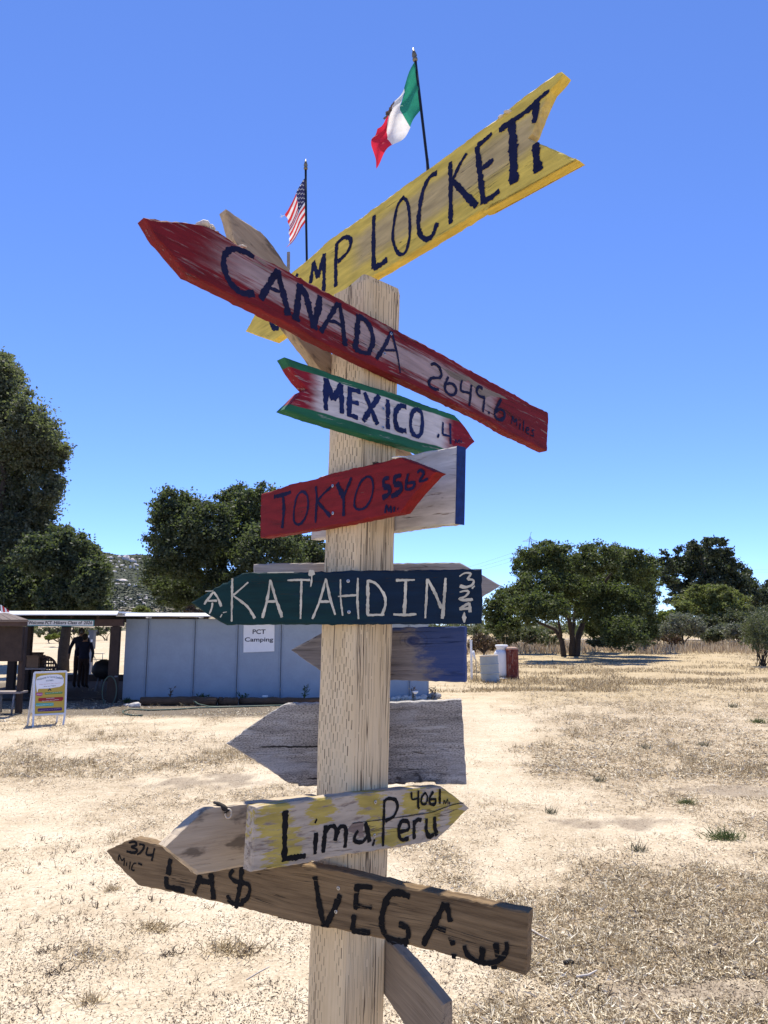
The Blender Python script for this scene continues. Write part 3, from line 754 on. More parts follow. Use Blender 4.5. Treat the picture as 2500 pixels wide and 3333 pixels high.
# ---- TOKYO: red board on the left face
M_tok = painted_board('deep red painted board', (.22, .13, .09), (.10, .06, .05), lambda k, x, y, n1: [(None, (.20, .010, .012))], 41, .30, .45, .35, (12, 70))
TOK = pts('E', (68, 433), (180, 400), (300, 356), (470, 322), (600, 277), (850, 221), (1000, 186), (1085, 163), (1122, 160), (1250, 212), (1385, 268), (1350, 292), (1230, 425), (1112, 572), (1000, 592), (800, 634), (500, 692), (300, 726), (62, 762))
board('red board reading TOKYO 5562 Mi., pointing right', YAW_L, .0385, pts('E', (68, 433), (1085, 163)), TOK, .0375, M_tok, [
 ('E', [30, 26], (165, 455), (230, 440), (295, 418)), ('E', [26, 22], (235, 440), (240, 560), (228, 690)),
 ('E', 18, (378, 412), (340, 450), (318, 550), (318, 635), (352, 662), (395, 622), (422, 535), (416, 445), (378, 412)),
 ('E', 18, (480, 375), (487, 470), (478, 650)), ('E', 18, (596, 380), (540, 430), (490, 488)), ('E', [20, 26], (490, 488), (540, 545), (590, 602)),
 ('E', [38, 36], (640, 352), (690, 462)), ('E', [22, 24], (750, 310), (720, 380), (690, 452)), ('E', 24, (690, 450), (690, 600)),
 ('E', 21, (862, 305), (818, 345), (780, 440), (772, 525), (805, 550), (855, 532), (895, 468), (912, 380), (896, 312), (855, 305)),
 ('E', 26, (1030, 312), (992, 325), (990, 382)), ('E', 32, (990, 378), (1032, 388), (1030, 432), (980, 462)), ('E', 26, (1122, 295), (1075, 308), (1068, 362)), ('E', 30, (1068, 362), (1118, 368), (1112, 415), (1045, 452)),
 ('E', 19, (1176, 280), (1160, 345), (1160, 398), (1208, 388), (1218, 350), (1165, 355)), ('E', 20, (1242, 275), (1268, 255), (1290, 280), (1262, 338), (1325, 318)),
 ('E', 18, (1002, 578), (1010, 520), (1030, 562), (1045, 525), (1048, 575)), ('E', 15, (1070, 528), (1068, 568)), ('E', 16, (1093, 543), (1100, 547))],
 NAVYT, pts('E', (607, 372), (609, 577)), seed=11)

# ---- bare board behind KATAHDIN, on the back corner
M_gry = plain_wood('silver grey weathered timber', (.44, .40, .36), (.22, .19, .165), 51)
GRB = pts('F', (748, 122), (980, 110), (1500, 105), 'G', (640, 90), (900, 86), (1215, 84), (1400, 186), (1580, 288), (1415, 392), (1260, 488), (600, 492), 'F', (748, 600))
board('bare grey arrow board pointing right behind the dark green board', R(2), -.226, pts('F', (748, 122), 'G', (1215, 84)), GRB, .02, M_gry, seed=13)
# ---- KATAHDIN: dark green
def lay_kat(k, x, y, n1):
    bl = k.sstep(k.m('ADD', k.m('ADD', x, k.m('MULTIPLY', y, 1.2)), k.m('MULTIPLY', k.m('SUBTRACT', n1, .5), .35)), -.12, .2)
    return [(None, (.004, .032, .034)), (bl, (.004, .018, .042))]
M_kat = painted_board('dark blue green painted board', (.17, .22, .18), (.06, .09, .08), lay_kat, 61, .315, .4, .2, (14, 150))
KAT = pts('F', (70, 535), (250, 425), (500, 285), (622, 216), (900, 209), (1659, 198), 'G', (300, 155), (1000, 149), (1405, 140), (1409, 380), (1408, 625), (1100, 630), (600, 632), (0, 634), 'F', (1000, 772), (460, 780), (300, 690), (200, 632))
board('dark green board reading KATAHDIN 3241 in cream, pointing left', R(-12), .0205, pts('F', (900, 209), 'G', (1405, 140)), KAT, .020, M_kat, [
 ('F', [26, 24], (316, 420), (262, 490), (215, 555)), ('F', [22, 30], (320, 420), (365, 490), (400, 578)), ('F', 20, (252, 515), (355, 515)), ('F', [18, 20], (306, 535), (296, 600), (272, 655)), ('F', 11, (418, 645), (460, 635)), ('F', 12, (410, 660), (390, 695)),
 ('F', [26, 22, 18], (520, 272), (516, 500), (513, 742)), ('F', [16, 22], (692, 315), (620, 380), (530, 455)), ('F', [20, 26, 30], (530, 460), (605, 515), (685, 580), (765, 705)),
 ('F', [18, 28, 30], (930, 288), (900, 490), (845, 702)), ('F', [20, 30, 34], (932, 290), (985, 480), (1058, 695)), ('F', 28, (890, 525), (1000, 522)),
 ('F', [14, 28, 20], (1115, 295), (1240, 290), (1362, 292)), ('F', [24, 24, 18], (1268, 300), (1262, 510), (1256, 712)),
 ('F', [22, 26, 22], (1530, 275), (1470, 500), (1385, 712)), ('F', [22, 32, 22], (1532, 278), (1575, 480), (1632, 668)), ('F', 26, (1470, 525), (1570, 525)),
 ('G', [12, 16], (160, 232), (162, 400), (180, 555)), ('G', [14, 22, 14], (314, 220), (310, 400), (320, 585)), ('G', [14, 24], (138, 384), (305, 372)),
 ('G', 26, (402, 238), (402, 400), (400, 552)), ('G', [22, 28, 26, 24], (398, 245), (470, 268), (530, 340), (558, 410), (550, 490), (525, 548)), ('G', 20, (398, 550), (548, 546)),
 ('G', [22, 18], (650, 242), (818, 238)), ('G', [24, 30], (738, 245), (732, 400), (726, 540)), ('G', [22, 26, 14], (628, 543), (730, 548), (832, 541)),
 ('G', [18, 22, 16], (928, 228), (920, 400), (910, 578)), ('G', [22, 30], (932, 232), (985, 330), (1056, 490)), ('G', [22, 30], (1090, 220), (1078, 400), (1062, 582)),
 ('G', [12, 28, 28, 26], (1212, 208), (1262, 178), (1315, 185), (1285, 228), (1338, 242), (1322, 285), (1265, 302), (1215, 292)),
 ('G', [14, 20, 20, 26], (1215, 348), (1262, 335), (1295, 345), (1268, 382), (1210, 406), (1262, 416), (1332, 410)), ('G', 14, (1348, 290), (1322, 315)),
 ('G', [22, 24], (1300, 440), (1215, 495)), ('G', 20, (1212, 500), (1318, 485)), ('G', 26, (1300, 440), (1308, 525)), ('G', [8, 40, 8], (1256, 522), (1255, 570), (1255, 618)),
 ('F', [66, 52], (1345, 215), (1378, 218), (1410, 210)), ('F', [30, 14, 22, 10], (1378, 235), (1380, 270), (1378, 300), (1368, 365)), ('F', 10, (232, 413), (320, 410)), ('F', 10, (900, 212), (1190, 208))],
 CREAM, pts('G', (228, 248), (235, 522)), seed=15, jit=.0008)

# ---- grey and blue board with arrow tip, back corner
def bluewash(k, col, gv):
    X = k.xyz(); n = k.noise(k.mp((20, 45, 45)), 1, 5, .65)
    m = k.sstep(k.m('ADD', k.m('ADD', X[0], k.m('MULTIPLY', X[1], .55)), k.m('MULTIPLY', k.m('SUBTRACT', n, .5), .22)), .10, .19)
    edge = k.sstep(k.m('ADD', X[1], k.m('MULTIPLY', k.m('SUBTRACT', n, .5), .05)), .058, .078)
    edge = k.m('MULTIPLY', edge, k.sstep(X[0], 0, .05))
    # swirl of a knot
    vx = k.m('SUBTRACT', X[0], .125); vy = k.m('SUBTRACT', X[1], .035)
    rr = k.m('SQRT', k.m('ADD', k.m('MULTIPLY', vx, vx), k.m('MULTIPLY', k.m('MULTIPLY', vy, vy), 2.2)))
    rings = k.sstep(k.m('SINE', k.m('MULTIPLY', k.m('ADD', rr, k.m('MULTIPLY', n, .012)), 420)), .2, .9)
    rings = k.m('MULTIPLY', rings, k.sstep(rr, .07, .03))
    kn = k.sstep(rr, .024, .016)
    c = k.mix(k.m('MULTIPLY', k.m('MAXIMUM', m, edge), .85), col, (.018, .055, .20))
    c = k.mix(k.m('MULTIPLY', rings, k.m('MULTIPLY', .45, k.sstep(n, .42, .58))), c, (.04, .035, .04))
    return k.mix(k.m('MULTIPLY', kn, .7), c, (.02, .035, .12))
M_bluegrey = plain_wood('charred grey board with blue paint', (.28, .255, .25), (.075, .068, .068), 71, extra=bluewash, crack=1.1, bump=.9)
BLU = pts('H', (115, 290), (240, 222), (370, 150), (452, 108), (965, 106), (1300, 102), (1540, 98), (1541, 300), (1540, 555), (1200, 545), (960, 535), (500, 548), (370, 468), (240, 380))
board('grey arrow board with blue painted right end, just below the dark green board', R(-17), -.226, pts('H', (965, 106), (1540, 98)), BLU, .037, M_bluegrey, seed=17)
# ---- wide grey arrow
def greyknot(k, col, gv):
    X = k.xyz(); n = k.noise(k.mp((30, 60, 60)), 1, 4)
    sp = k.noise(k.mp((160, 420, 300)), 1, 4, .7); col = k.mix(k.sstep(sp, .46, .64), col, (.07, .064, .06)); sp2 = k.noise(k.mp((7, 60, 60), (4, 4, 1)), 1, 4, .65); col = k.mix(k.m('MULTIPLY', k.sstep(sp2, .55, .68), .6), col, (.50, .49, .47))
    vx = k.m('SUBTRACT', X[0], .145); vy = k.m('ADD', X[1], .098)
    rr = k.m('ADD', k.m('SQRT', k.m('ADD', k.m('MULTIPLY', vx, vx), k.m('MULTIPLY', k.m('MULTIPLY', vy, vy), 1.6))), k.m('MULTIPLY', k.m('SUBTRACT', n, .5), .012))
    kn = k.m('MULTIPLY', k.sstep(rr, .044, .038), k.sstep(rr, .020, .034)); inn = k.sstep(rr, .034, .028)
    c = k.mix(k.m('MULTIPLY', inn, .35), col, (.13, .12, .11)); c = k.mix(k.m('MULTIPLY', k.m('MULTIPLY', kn, k.sstep(n, .42, .55)), .85), c, (.03, .027, .025))
    pale = k.sstep(k.noise(k.mp((5, 12, 12), (9, 4, 2)), 1, 3), .5, .62)
    c = k.mix(k.m('MULTIPLY', pale, .45), c, (.42, .42, .43))
    lo = k.m('MULTIPLY', k.sstep(X[1], -.04, -.11), k.sstep(n, .42, .58))
    c = k.mix(k.m('MULTIPLY', lo, .55), c, (.07, .062, .058))
    for (y0, sl, x0, x1, wd) in ((.007, -.02, -.30, -.06, .0035), (-.078, .03, -.16, -.03, .003), (-.105, .02, -.10, .06, .004)):
        d = k.m('ABSOLUTE', k.m('SUBTRACT', k.m('ADD', X[1], k.m('MULTIPLY', k.m('SUBTRACT', n, .5), .010)), k.m('ADD', k.m('MULTIPLY', X[0], sl), y0)))
        g = k.m('MULTIPLY', k.sstep(d, wd, wd*.5), k.m('MULTIPLY', k.sstep(X[0], x0-.01, x0+.02), k.sstep(X[0], x1+.02, x1-.02)))
        c = k.mix(k.m('MULTIPLY', g, .92), c, (.012, .010, .010))
    return c
M_greyarrow = plain_wood('wide silver grey board', (.54, .505, .46), (.17, .155, .14), 81, extra=greyknot, crack=.9, bump=.6)
GRA = pts('I', (68, 347), (200, 255), (330, 165), (430, 105), (450, 98), (655, 95), (1115, 90), (1330, 82), (1440, 80), (1548, 70), (1556, 200), (1568, 380), (1580, 605), (1440, 606), (1390, 605), (1378, 590), (1200, 596), (1192, 606), (1110, 606), (635, 615), (525, 618), (518, 602), (460, 596), (350, 520), (200, 425))
board('broad bare grey arrow board pointing left, without lettering', R(-1), -.226, pts('I', (450, 98), (1548, 70)), GRA, .037, M_greyarrow, seed=19, jit=.001)

# ---- plain arrow and LIMA
M_plain = plain_wood('pale tan timber', (.55, .46, .34), (.36, .285, .20), 91, extra=stain)
PLN = pts('K', (985, 138), (1130, 122), (1270, 108), 'S', (689, 1719), 'K', (1640, 610), (1310, 668), (1100, 705), (892, 742), (760, 625), (602, 490), (780, 320))
board('bare pale arrow board pointing left, behind the LIMA board', YAW_R, -PW-.002, pts('K', (985, 138), (1270, 108)), PLN, .036, M_plain, seed=21)
def lay_lima(k, x, y, n1):
    s = None; j = k.m('MULTIPLY', k.m('SUBTRACT', k.noise(k.mp((11, 75, 75)), 1, 5, .65), .5), 3.8)
    for cx, cy, rx, ry in ((-.385, .03, .05, .05), (-.345, -.03, .05, .055), (-.235, .035, .045, .035), (-.075, .045, .05, .03), (-.05, 0, .03, .045), (.095, .03, .045, .04), (.02, -.055, .07, .022), (.17, -.01, .035, .055), (.22, .03, .06, .025), (.27, -.02, .035, .045)):
        dx = k.m('MULTIPLY', k.m('SUBTRACT', x, cx), 1/rx); dy = k.m('MULTIPLY', k.m('SUBTRACT', y, cy), 1/ry)
        d = k.m('ADD', k.m('SQRT', k.m('ADD', k.m('MULTIPLY', dx, dx), k.m('MULTIPLY', dy, dy))), j); e = k.sstep(d, 1.05, .85)
        s = e if s is None else k.m('MAXIMUM', s, e)
    return [(None, (.47, .395, .30)), (k.m('MULTIPLY', s, .8), (.44, .33, .03))]
M_lima = painted_board('flaking white board with yellow patches', (.30, .235, .18), (.15, .115, .09), lay_lima, 101, .425, .6, .9, (16, 100))
LIM = pts('J', (150, 265), (560, 207), (800, 178), (1050, 150), (1230, 132), (1402, 124), (1480, 178), (1550, 234), (1592, 270), (1500, 362), (1375, 487), (1060, 545), (760, 587), (500, 640), (120, 703))
board('flaking white and yellow board reading Lima, Peru 4,061 mi', YAW_R, .0385, pts('J', (200, 258), (1400, 125)), LIM, .0375, M_lima, [
 ('J', 33, (350, 285), (346, 450), (345, 630)), ('J', 34, (332, 614), (410, 602), (488, 592)), ('J', 30, (550, 355), (560, 362)), ('J', [30, 24], (557, 435), (553, 510), (548, 582)),
 ('J', [30, 26], (622, 385), (612, 480), (605, 572)), ('J', 28, (618, 435), (645, 398), (680, 395), (693, 430), (685, 492)), ('J', 28, (688, 470), (712, 405), (742, 392), (758, 425), (752, 538)),
 ('J', 24, (840, 420), (815, 470), (825, 495), (870, 498), (905, 455)), ('J', [24, 34], (888, 368), (905, 430), (916, 500)), ('J', [18, 12], (952, 480), (938, 526)),
 ('J', 17, (1018, 215), (1012, 370), (1008, 528)), ('J', 18, (1010, 228), (1045, 206), (1092, 215), (1106, 262), (1080, 325), (1022, 356)),
 ('J', 23, (1120, 430), (1180, 412), (1175, 362), (1135, 360), (1114, 405), (1118, 462), (1140, 484), (1182, 474)),
 ('J', 20, (1218, 350), (1218, 480)), ('J', 22, (1216, 385), (1238, 350), (1268, 350)), ('J', 24, (1303, 340), (1300, 420), (1322, 462), (1352, 445)), ('J', 25, (1356, 328), (1358, 400), (1372, 455)),
 ('J', 13, (1200, 160), (1203, 208), (1240, 205)), ('J', 14, (1246, 150), (1245, 268)), ('J', 10, (1252, 262), (1248, 278)), ('J', 16, (1292, 165), (1268, 198), (1270, 240), (1298, 238), (1307, 190), (1288, 165)),
 ('J', 16, (1348, 158), (1322, 198), (1325, 240), (1355, 242), (1362, 212), (1325, 210)), ('J', 14, (1391, 138), (1390, 242)),
 ('J', 7, (1415, 245), (1420, 215), (1430, 240), (1442, 208), (1445, 245)), ('J', 6, (1455, 225), (1457, 245)),
 ('J', [4, 6, 7, 6], (800, 372), (1010, 347), (1180, 322), (1340, 296), (1430, 262), (1500, 242), (1552, 234))],
 INK, pts('J', (957, 230), (951, 455)), [('bare_patch', plain_wood('bare brown wood', (.28, .21, .17), (.15, .11, .09), 5), pts('J', (760, 425), (800, 375), (850, 358), (880, 372), (872, 420), (880, 470), (840, 455), (800, 435)))], seed=23)

# ---- LAS VEGAS: brown board on the left of the arris
M_vegas = plain_wood('dark brown weathered timber', (.27, .185, .098), (.07, .044, .023), 111, crack=.8, bump=.7)
VEG = pts('K', (70, 525), (180, 470), (310, 413), (560, 477), 'L', (170, 122), (430, 168), (700, 235), (1000, 300), (1260, 355), (1512, 408), (1505, 600), (1495, 785), (1300, 732), (1000, 655), (700, 580), (400, 515), (0, 440), 'K', (1659, 1133), (1100, 990), (700, 905), (360, 833), (160, 640))
board('dark brown board reading LAS VEGAS 374 mile, pointing left', R(-28), .039, pts('K', (310, 413), 'L', (1510, 408)), VEG, .037, M_vegas, [
 ('K', [18, 28, 30, 22], (275, 452), (330, 442), (346, 470), (298, 490), (350, 512), (328, 542), (255, 528)), ('K', 20, (368, 465), (415, 478), (385, 535), (350, 558)), ('K', 20, (447, 490), (435, 555), (492, 562)), ('K', 20, (508, 498), (482, 615)),
 ('K', 13, (182, 612), (190, 560), (214, 612), (236, 590), (232, 658)), ('K', 10, (258, 625), (255, 660)), ('K', 12, (290, 620), (280, 690)), ('K', 12, (345, 636), (318, 640), (300, 690), (330, 700)), ('K', 15, (360, 635), (398, 650)),
 ('K', 52, (655, 595), (640, 670), (628, 740)), ('K', 46, (618, 755), (612, 850)), ('K', 46, (605, 845), (690, 862), (780, 882)),
 ('K', 48, (925, 740), (895, 820), (862, 905)), ('K', 50, (1015, 725), (1030, 850), (1040, 962)), ('K', 42, (890, 788), (1045, 812)),
 ('K', [46, 42], (1296, 665), (1275, 850), (1240, 1042)), ('K', 36, (1218, 690), (1188, 740), (1220, 788), (1290, 810), (1352, 825), (1366, 880), (1340, 950), (1285, 985)), ('K', 36, (1165, 920), (1188, 975), (1240, 1005), (1312, 1002)),
 ('L', [30, 34], (232, 188), (255, 330), (285, 490)), ('L', [36, 34], (385, 298), (345, 390), (298, 488)), ('L', 33, (486, 238), (475, 388)), ('L', 32, (480, 248), (578, 255)), ('L', 30, (470, 366), (574, 368)), ('L', 32, (468, 418), (458, 515)), ('L', 30, (452, 515), (564, 526)),
 ('L', 34, (802, 312), (745, 288), (688, 295), (652, 360), (632, 460), (650, 530), (700, 572), (795, 578)), ('L', 32, (735, 475), (788, 498), (792, 560)), ('L', 20, (778, 590), (778, 610)),
 ('L', [30, 34], (1012, 350), (960, 450), (880, 602)), ('L', 32, (1022, 348), (1045, 462)), ('L', 30, (950, 490), (1018, 516)), ('L', 32, (1045, 548), (1062, 602)), ('L', 30, (1065, 652), (1068, 682)),
 ('L', 28, (1130, 602), (1148, 655), (1205, 698), (1285, 708), (1348, 680), (1384, 630), (1380, 580)), ('L', 32, (1242, 612), (1225, 715)), ('L', 30, (1320, 588), (1326, 672)), ('L', 22, (1290, 735), (1328, 732))],
 INKV, pts('L', (372, 260), (357, 400)), seed=25, jit=.0008)

# ---- lowest board, far right face
M_low = plain_wood('grey brown timber', (.36, .285, .20), (.19, .145, .10), 121, crack=1.2)
LOW = pts('M', (700, 60), (905, 215), (1085, 408), (1265, 628), (1362, 748), (1362, 900), (1356, 1120), (1340, 1330), (1130, 1130), (1010, 920), (855, 690), (700, 480))
board('bare brown board slanting down to the right, lowest on the post', YAW_L, -PW-.002, pts('M', (905, 215), (1362, 748)), LOW, .037, M_low, seed=27)

# ================================================================== SMALL THINGS ON THE BOARDS
lock_pl = board_plane(YAW_L, -PW-.002, 2.6)
M_pole = simple('black flag pole', (.012, .012, .014), .35)
M_brass = simple('dull brass finial', (.22, .185, .12), .45, .6, .2, 60)
def cloth_mat(name, col, trans=.38):
    k = NT(name); n = k.noise(k.coord(), 60, 3)
    c = k.ramp(n, [(.3, tuple(x*.88 for x in col)), (.7, tuple(min(1, x*1.08) for x in col))])
    d = k.bsdf(c, .8, 0, k.bump(k.noise(k.coord(), 900, 2), .2, .0005), .15)
    t = k.n('ShaderNodeBsdfTranslucent'); k.set(t.inputs[0], c); mx = k.n('ShaderNodeMixShader'); mx.inputs[0].default_value = trans
    k.t.links.new(d, mx.inputs[1]); k.t.links.new(t.outputs[0], mx.inputs[2]); return k.done(mx.outputs[0])
C_green = cloth_mat('green cloth', (.03, .26, .17)); C_white = cloth_mat('white cloth', (.78, .77, .76)); C_red = cloth_mat('red cloth', (.62, .028, .06))
C_red2 = cloth_mat('bright red cloth', (.62, .05, .05)); C_blue = cloth_mat('navy cloth', (.03, .03, .09), .5); C_mark = cloth_mat('emblem print', (.12, .09, .075))
def lerp_poly(P, t):
    P = [np.array(p, float) for p in P]; d = np.array([0]+[np.linalg.norm(b-a) for a, b in zip(P, P[1:])]); d = np.cumsum(d)/d.sum()
    i = min(np.searchsorted(d, t, 'right')-1, len(P)-2); f = (t-d[i])/max(d[i+1]-d[i], 1e-9); return P[i]*(1-f)+P[i+1]*f
def cloth_grid(pl, cr, left, right, nu, nv, amp, freq, ph, ufun=None, z0=0.0):
    """cloth between two edge curves (photo points), rippled towards and away from the viewer"""
    bm = bmesh.new(); G = []
    for i in range(nu+1):
        row = []
        for j in range(nv+1):
            a = lerp_poly(left, j/nv); b = lerp_poly(right, j/nv); q = a*(1-i/nu)+b*(i/nu)
            x, y = pl.loc(px(cr, *q)); s = ufun(i/nu) if ufun else i/nu
            zz = z0+amp*math.sin(freq*(s*2.1+j/nv*1.0)+ph)*min(1, .15+s*1.2)+amp*.4*math.sin(freq*2.3*(j/nv)-s*5+ph*2)
            row.append(bm.verts.new((x, y, zz)))
        G.append(row)
    for i in range(nu):
        for j in range(nv): bm.faces.new((G[i][j], G[i][j+1], G[i+1][j+1], G[i+1][j]))
    return bm
def flag_frame(q_base, depth_off):
    h = lock_pl.hit(q_base); o = h - lock_pl.n*depth_off
    return Plane(o, (math.sin(R(-20)), -math.cos(R(-20)), 0))
def finial(pl, cr, tip, base, r, parent):
    a = np.array(pl.loc(px(cr, *base))); b = np.array(pl.loc(px(cr, *tip))); L = np.linalg.norm(b-a)
    bm = bmesh.new(); lathe(bm, [(.35*r, 0), (.95*r, .1*L), (1.0*r, .2*L), (.55*r, .33*L), (1.0*r, .40*L), (.75*r, .6*L), (.08*r, L)], 12)
    ang = math.atan2(b[0]-a[0], b[1]-a[1])
    M = Matrix.Translation((a[0], a[1], 0)) @ Matrix.Rotation(-ang, 4, 'Z') @ Matrix.Rotation(-math.pi/2, 4, 'X')
    bmesh.ops.transform(bm, matrix=M, verts=bm.verts)
    return from_bm('finial', bm, M_brass, parent, smooth=True)
def pole(pl, cr, P, r, parent):
    bm = bmesh.new(); tube(bm, [(*pl.loc(px(cr, *p)), 0) for p in P], r, 10); return from_bm('pole', bm, M_pole, parent, smooth=True)
# Mexican flag
mp_ = flag_frame(px('O', 1050, 2060), .045)
mf = empty('flag', matrix=mp_.matrix()); tag(mf, 'green, white and red flag on a black pole behind the yellow board', 'flag')
pole(mp_, 'O', [(848, 345), (925, 1000), (1050, 2060), (1085, 2350)], .0046, mf); finial(mp_, 'O', (808, 118), (848, 350), .0085, mf)
b0 = [(845, 375), (872, 520), (902, 780), (928, 1000), (938, 1118)]; b1 = [(648, 730), (672, 830), (597, 1040), (622, 1170), (752, 1372)]
b2 = [(455, 1112), (430, 1230), (355, 1420), (375, 1550), (490, 1712)]; b3 = [(232, 1405), (182, 1620), (172, 1745), (196, 1880), (205, 2035)]
for nm, l, r_, mat, u0 in (('green_band', b0, b1, C_green, 0), ('white_band', b1, b2, C_white, .36), ('red_band', b2, b3, C_red, .7)):
    from_bm(nm, cloth_grid(mp_, 'O', l, r_, 14, 26, .016, 5.2, .6, lambda s, u0=u0: u0+s*.34), mat, mf, smooth=True, recalc=False)
bm = bmesh.new()
for i, st in enumerate(([(560, 1085), (520, 1150), (480, 1225)], [(500, 1215), (450, 1265), (430, 1300)], [(470, 1290), (425, 1330), (390, 1365)], [(440, 1265), (480, 1300)], [(520, 1200), (470, 1310)])):
    Q = [mp_.loc(px('O', *q)) for q in st]; ribbon(bm, Q, [.006, .010] if i < 2 else [.007], .030+.0003*i, .3, seed=i+3)
from_bm('emblem', bm, C_mark, mf, recalc=False)
M_stake = plain_wood('thin grey slat', (.30, .27, .24), (.17, .15, .13), 7)
def slat(plq, q0, q1, wd, label):
    pl = plq; a = Vector((*pl.loc(q0), 0)); b = Vector((*pl.loc(q1), 0)); d = b-a
    bm = bmesh.new(); box(bm, 0, wd, 0, d.length, -.014, -.008, bevel=.001)
    o = from_bm('wooden_slat', bm, M_stake); o.matrix_world = pl.matrix() @ Matrix.Translation(a) @ Matrix.Rotation(-math.atan2(d.x, d.y), 4, 'Z')
    return tag(o, label, 'slat')
slat(mp_, px('O', 1010, 2250), px('O', 1000, 1872), .0085, 'thin grey slat standing beside the green, white and red flag pole')
# United States flag
up_ = flag_frame(px('N', 1210, 1920), .045)
uf = empty('flag', matrix=up_.matrix()); tag(uf, 'small starred and striped flag on a black pole, frayed at its fly end', 'flag')
pole(up_, 'N', [(1190, 285), (1196, 1100), (1210, 1920), (1215, 2150)], .0044, uf); finial(up_, 'N', (1190, 95), (1190, 300), .0078, uf)
top = [(1192, 425), (1150, 470), (1100, 560), (1050, 650), (1010, 760), (960, 880), (880, 1040), (818, 1125)]
bot = [(1200, 1190), (1180, 1235), (1100, 1335), (1040, 1445), (985, 1545), (930, 1620), (840, 1705)]
def us_pt(s, t):                                # s along the fly, t from top edge down
    a = lerp_poly(top, s); b = lerp_poly(bot, s); q = a*(1-t)+b*t
    q = q + np.array([70, 0])*math.sin(t*math.pi)*(s**2)*.9        # the worn fly edge cuts inwards
    return q
def us_strip(t0, t1, s0, s1, mat, name, n=14, z0=0.0):
    bm = bmesh.new(); G = []
    for i in range(n+1):
        s = s0+(s1-s0)*i/n; row = []
        for j in range(3):
            t = t0+(t1-t0)*j/2; q = us_pt(s, t); x, y = up_.loc(px('N', *q))
            row.append(bm.verts.new((x, y, z0+.006*math.sin(t*11+s*2)*(.2+s))))
        G.append(row)
    for a, b in zip(G, G[1:]):
        for j in range(2): bm.faces.new((a[j], a[j+1], b[j+1], b[j]))
    return from_bm(name, bm, mat, uf, smooth=True, recalc=False)
us_strip(0, 7/13, 0, .42, C_blue, 'canton', z0=.0004)
for i in range(13):
    us_strip(i/13, (i+1)/13, .42 if i < 7 else 0, 1.0-.05*random.random(), C_red2 if i % 2 == 0 else C_white, 'red_stripe' if i % 2 == 0 else 'white_stripe')
star = bmesh.new()
for i in range(6):
    for j in range(5):
        s, t = .05+.36*(i+.4)/6, 7/13*(j+.5+.5*(i % 2)*.6)/5.4
        x, y = up_.loc(px('N', *us_pt(s, t))); z = .0028+.006*math.sin(t*11+s*2)*(.2+s); r_ = .0042
        cv = star.verts.new((x, y, z))
        ring = [star.verts.new((x+math.sin(k*math.pi/5)*r_*(1 if k % 2 == 0 else .45), y+math.cos(k*math.pi/5)*r_*(1 if k % 2 == 0 else .45), z)) for k in range(10)]
        for k in range(10): star.faces.new((cv, ring[(k+1) % 10], ring[k]))
from_bm('stars', star, C_white, uf, recalc=False)
bm = bmesh.new()
for i in range(7):
    ribbon(bm, [up_.loc(px('N', 820, 1120)), up_.loc(px('N', 780+random.uniform(-10, 10), 1125+i*6)), up_.loc(px('N', 735+random.uniform(-5, 40), 1100+i*12))], [.0012, .0008], .004+i*.0004, .2, seed=i)
from_bm('frayed_thread', bm, C_white, uf, recalc=False)
slat(up_, px('N', 830, 2080), px('N', 832, 1752), .011, 'thin grey slat rising between the bare board and the small starred flag')

# shells, chips and a fly lying on the boards
M_shell = simple('pale shell', (.62, .54, .42), .6, 0, .25, 90, .3)
M_dark = simple('dark crumb', (.03, .026, .022), .8)
def on_board(yaw, off, q, dn=0.0):
    h = board_plane(yaw, off, 2.3).hit(q); return h-board_plane(yaw, off, 2.3).n*dn
def shell(q, r, label, yaw, off, squash=(1.2, .9, .8), seed=1, mat=M_shell, name='shell', cat='shell', dn=.012, spiral=False):
    p = on_board(yaw, off, q, dn); o = empty(name, p)
    tag(o, label, cat)
    link('body', blob_mesh('body', r, 2, .3, squash, seed), mat, o, smooth=True)
    if spiral:
        bm = bmesh.new(); tube(bm, [(math.cos(a)*r*(1-a/16), -r*.85, math.sin(a)*r*(1-a/16)) for a in np.linspace(0, 11, 30)], r*.16, 6); from_bm('spiral', bm, M_shell, o, smooth=True)
    else:
        bm = bmesh.new(); tube(bm, [(-r*1.2, 0, -r*.3), (-r*.2, -r*.6, r*.2), (r*1.0, -r*.2, -r*.4)], r*.2, 6); from_bm('ridge', bm, mat, o, smooth=True)
    return o
shell(px('A', 632, 182), .0125, 'larger pale shell on the top edge of the red board, left of the ringed one', YAW_R, .0385, seed=2)
shell(px('A', 700, 216), .0095, 'ringed pale snail shell on the top edge of the red CANADA board', YAW_R, .0385, seed=3, spiral=True)
shell(px('A', 738, 240), .007, 'dark crumb beside the ringed shell on the red board', YAW_R, .0385, seed=4, mat=M_dark, name='crumb', cat='crumb')
shell(px('A', 935, 352), .007, 'small pale crumb on the red board above its letter C', YAW_R, .0385, (1.9, .8, .5), 5, name='crumb', cat='crumb', dn=.006)
shell(px('P', 638, 645), .007, 'white chip on the top edge of the yellow board, the lower of two', YAW_L, -PW-.002, seed=6, name='chip', cat='chip', dn=.01)
shell(px('P', 735, 585), .0075, 'brownish chip on the top edge of the yellow board, the upper of two', YAW_L, -PW-.002, (1.8, .8, .5), 7, name='chip', cat='chip', dn=.01)
shell(px('E', 1095, 157), .0095, 'white flake on the top corner of the red TOKYO board', YAW_L, .0385, (2.0, .9, .35), 8, simple('white flake', (.75, .73, .68), .7), 'flake', 'flake', .006)
kp = board_plane(YAW_R, -PW-.002, 1.0)
o = empty('knot', kp.hit(px('K', 1150, 140))+kp.n*.004); tag(o, 'dark knotted string with a pale ring hanging on the bare pale arrow board', 'knot')
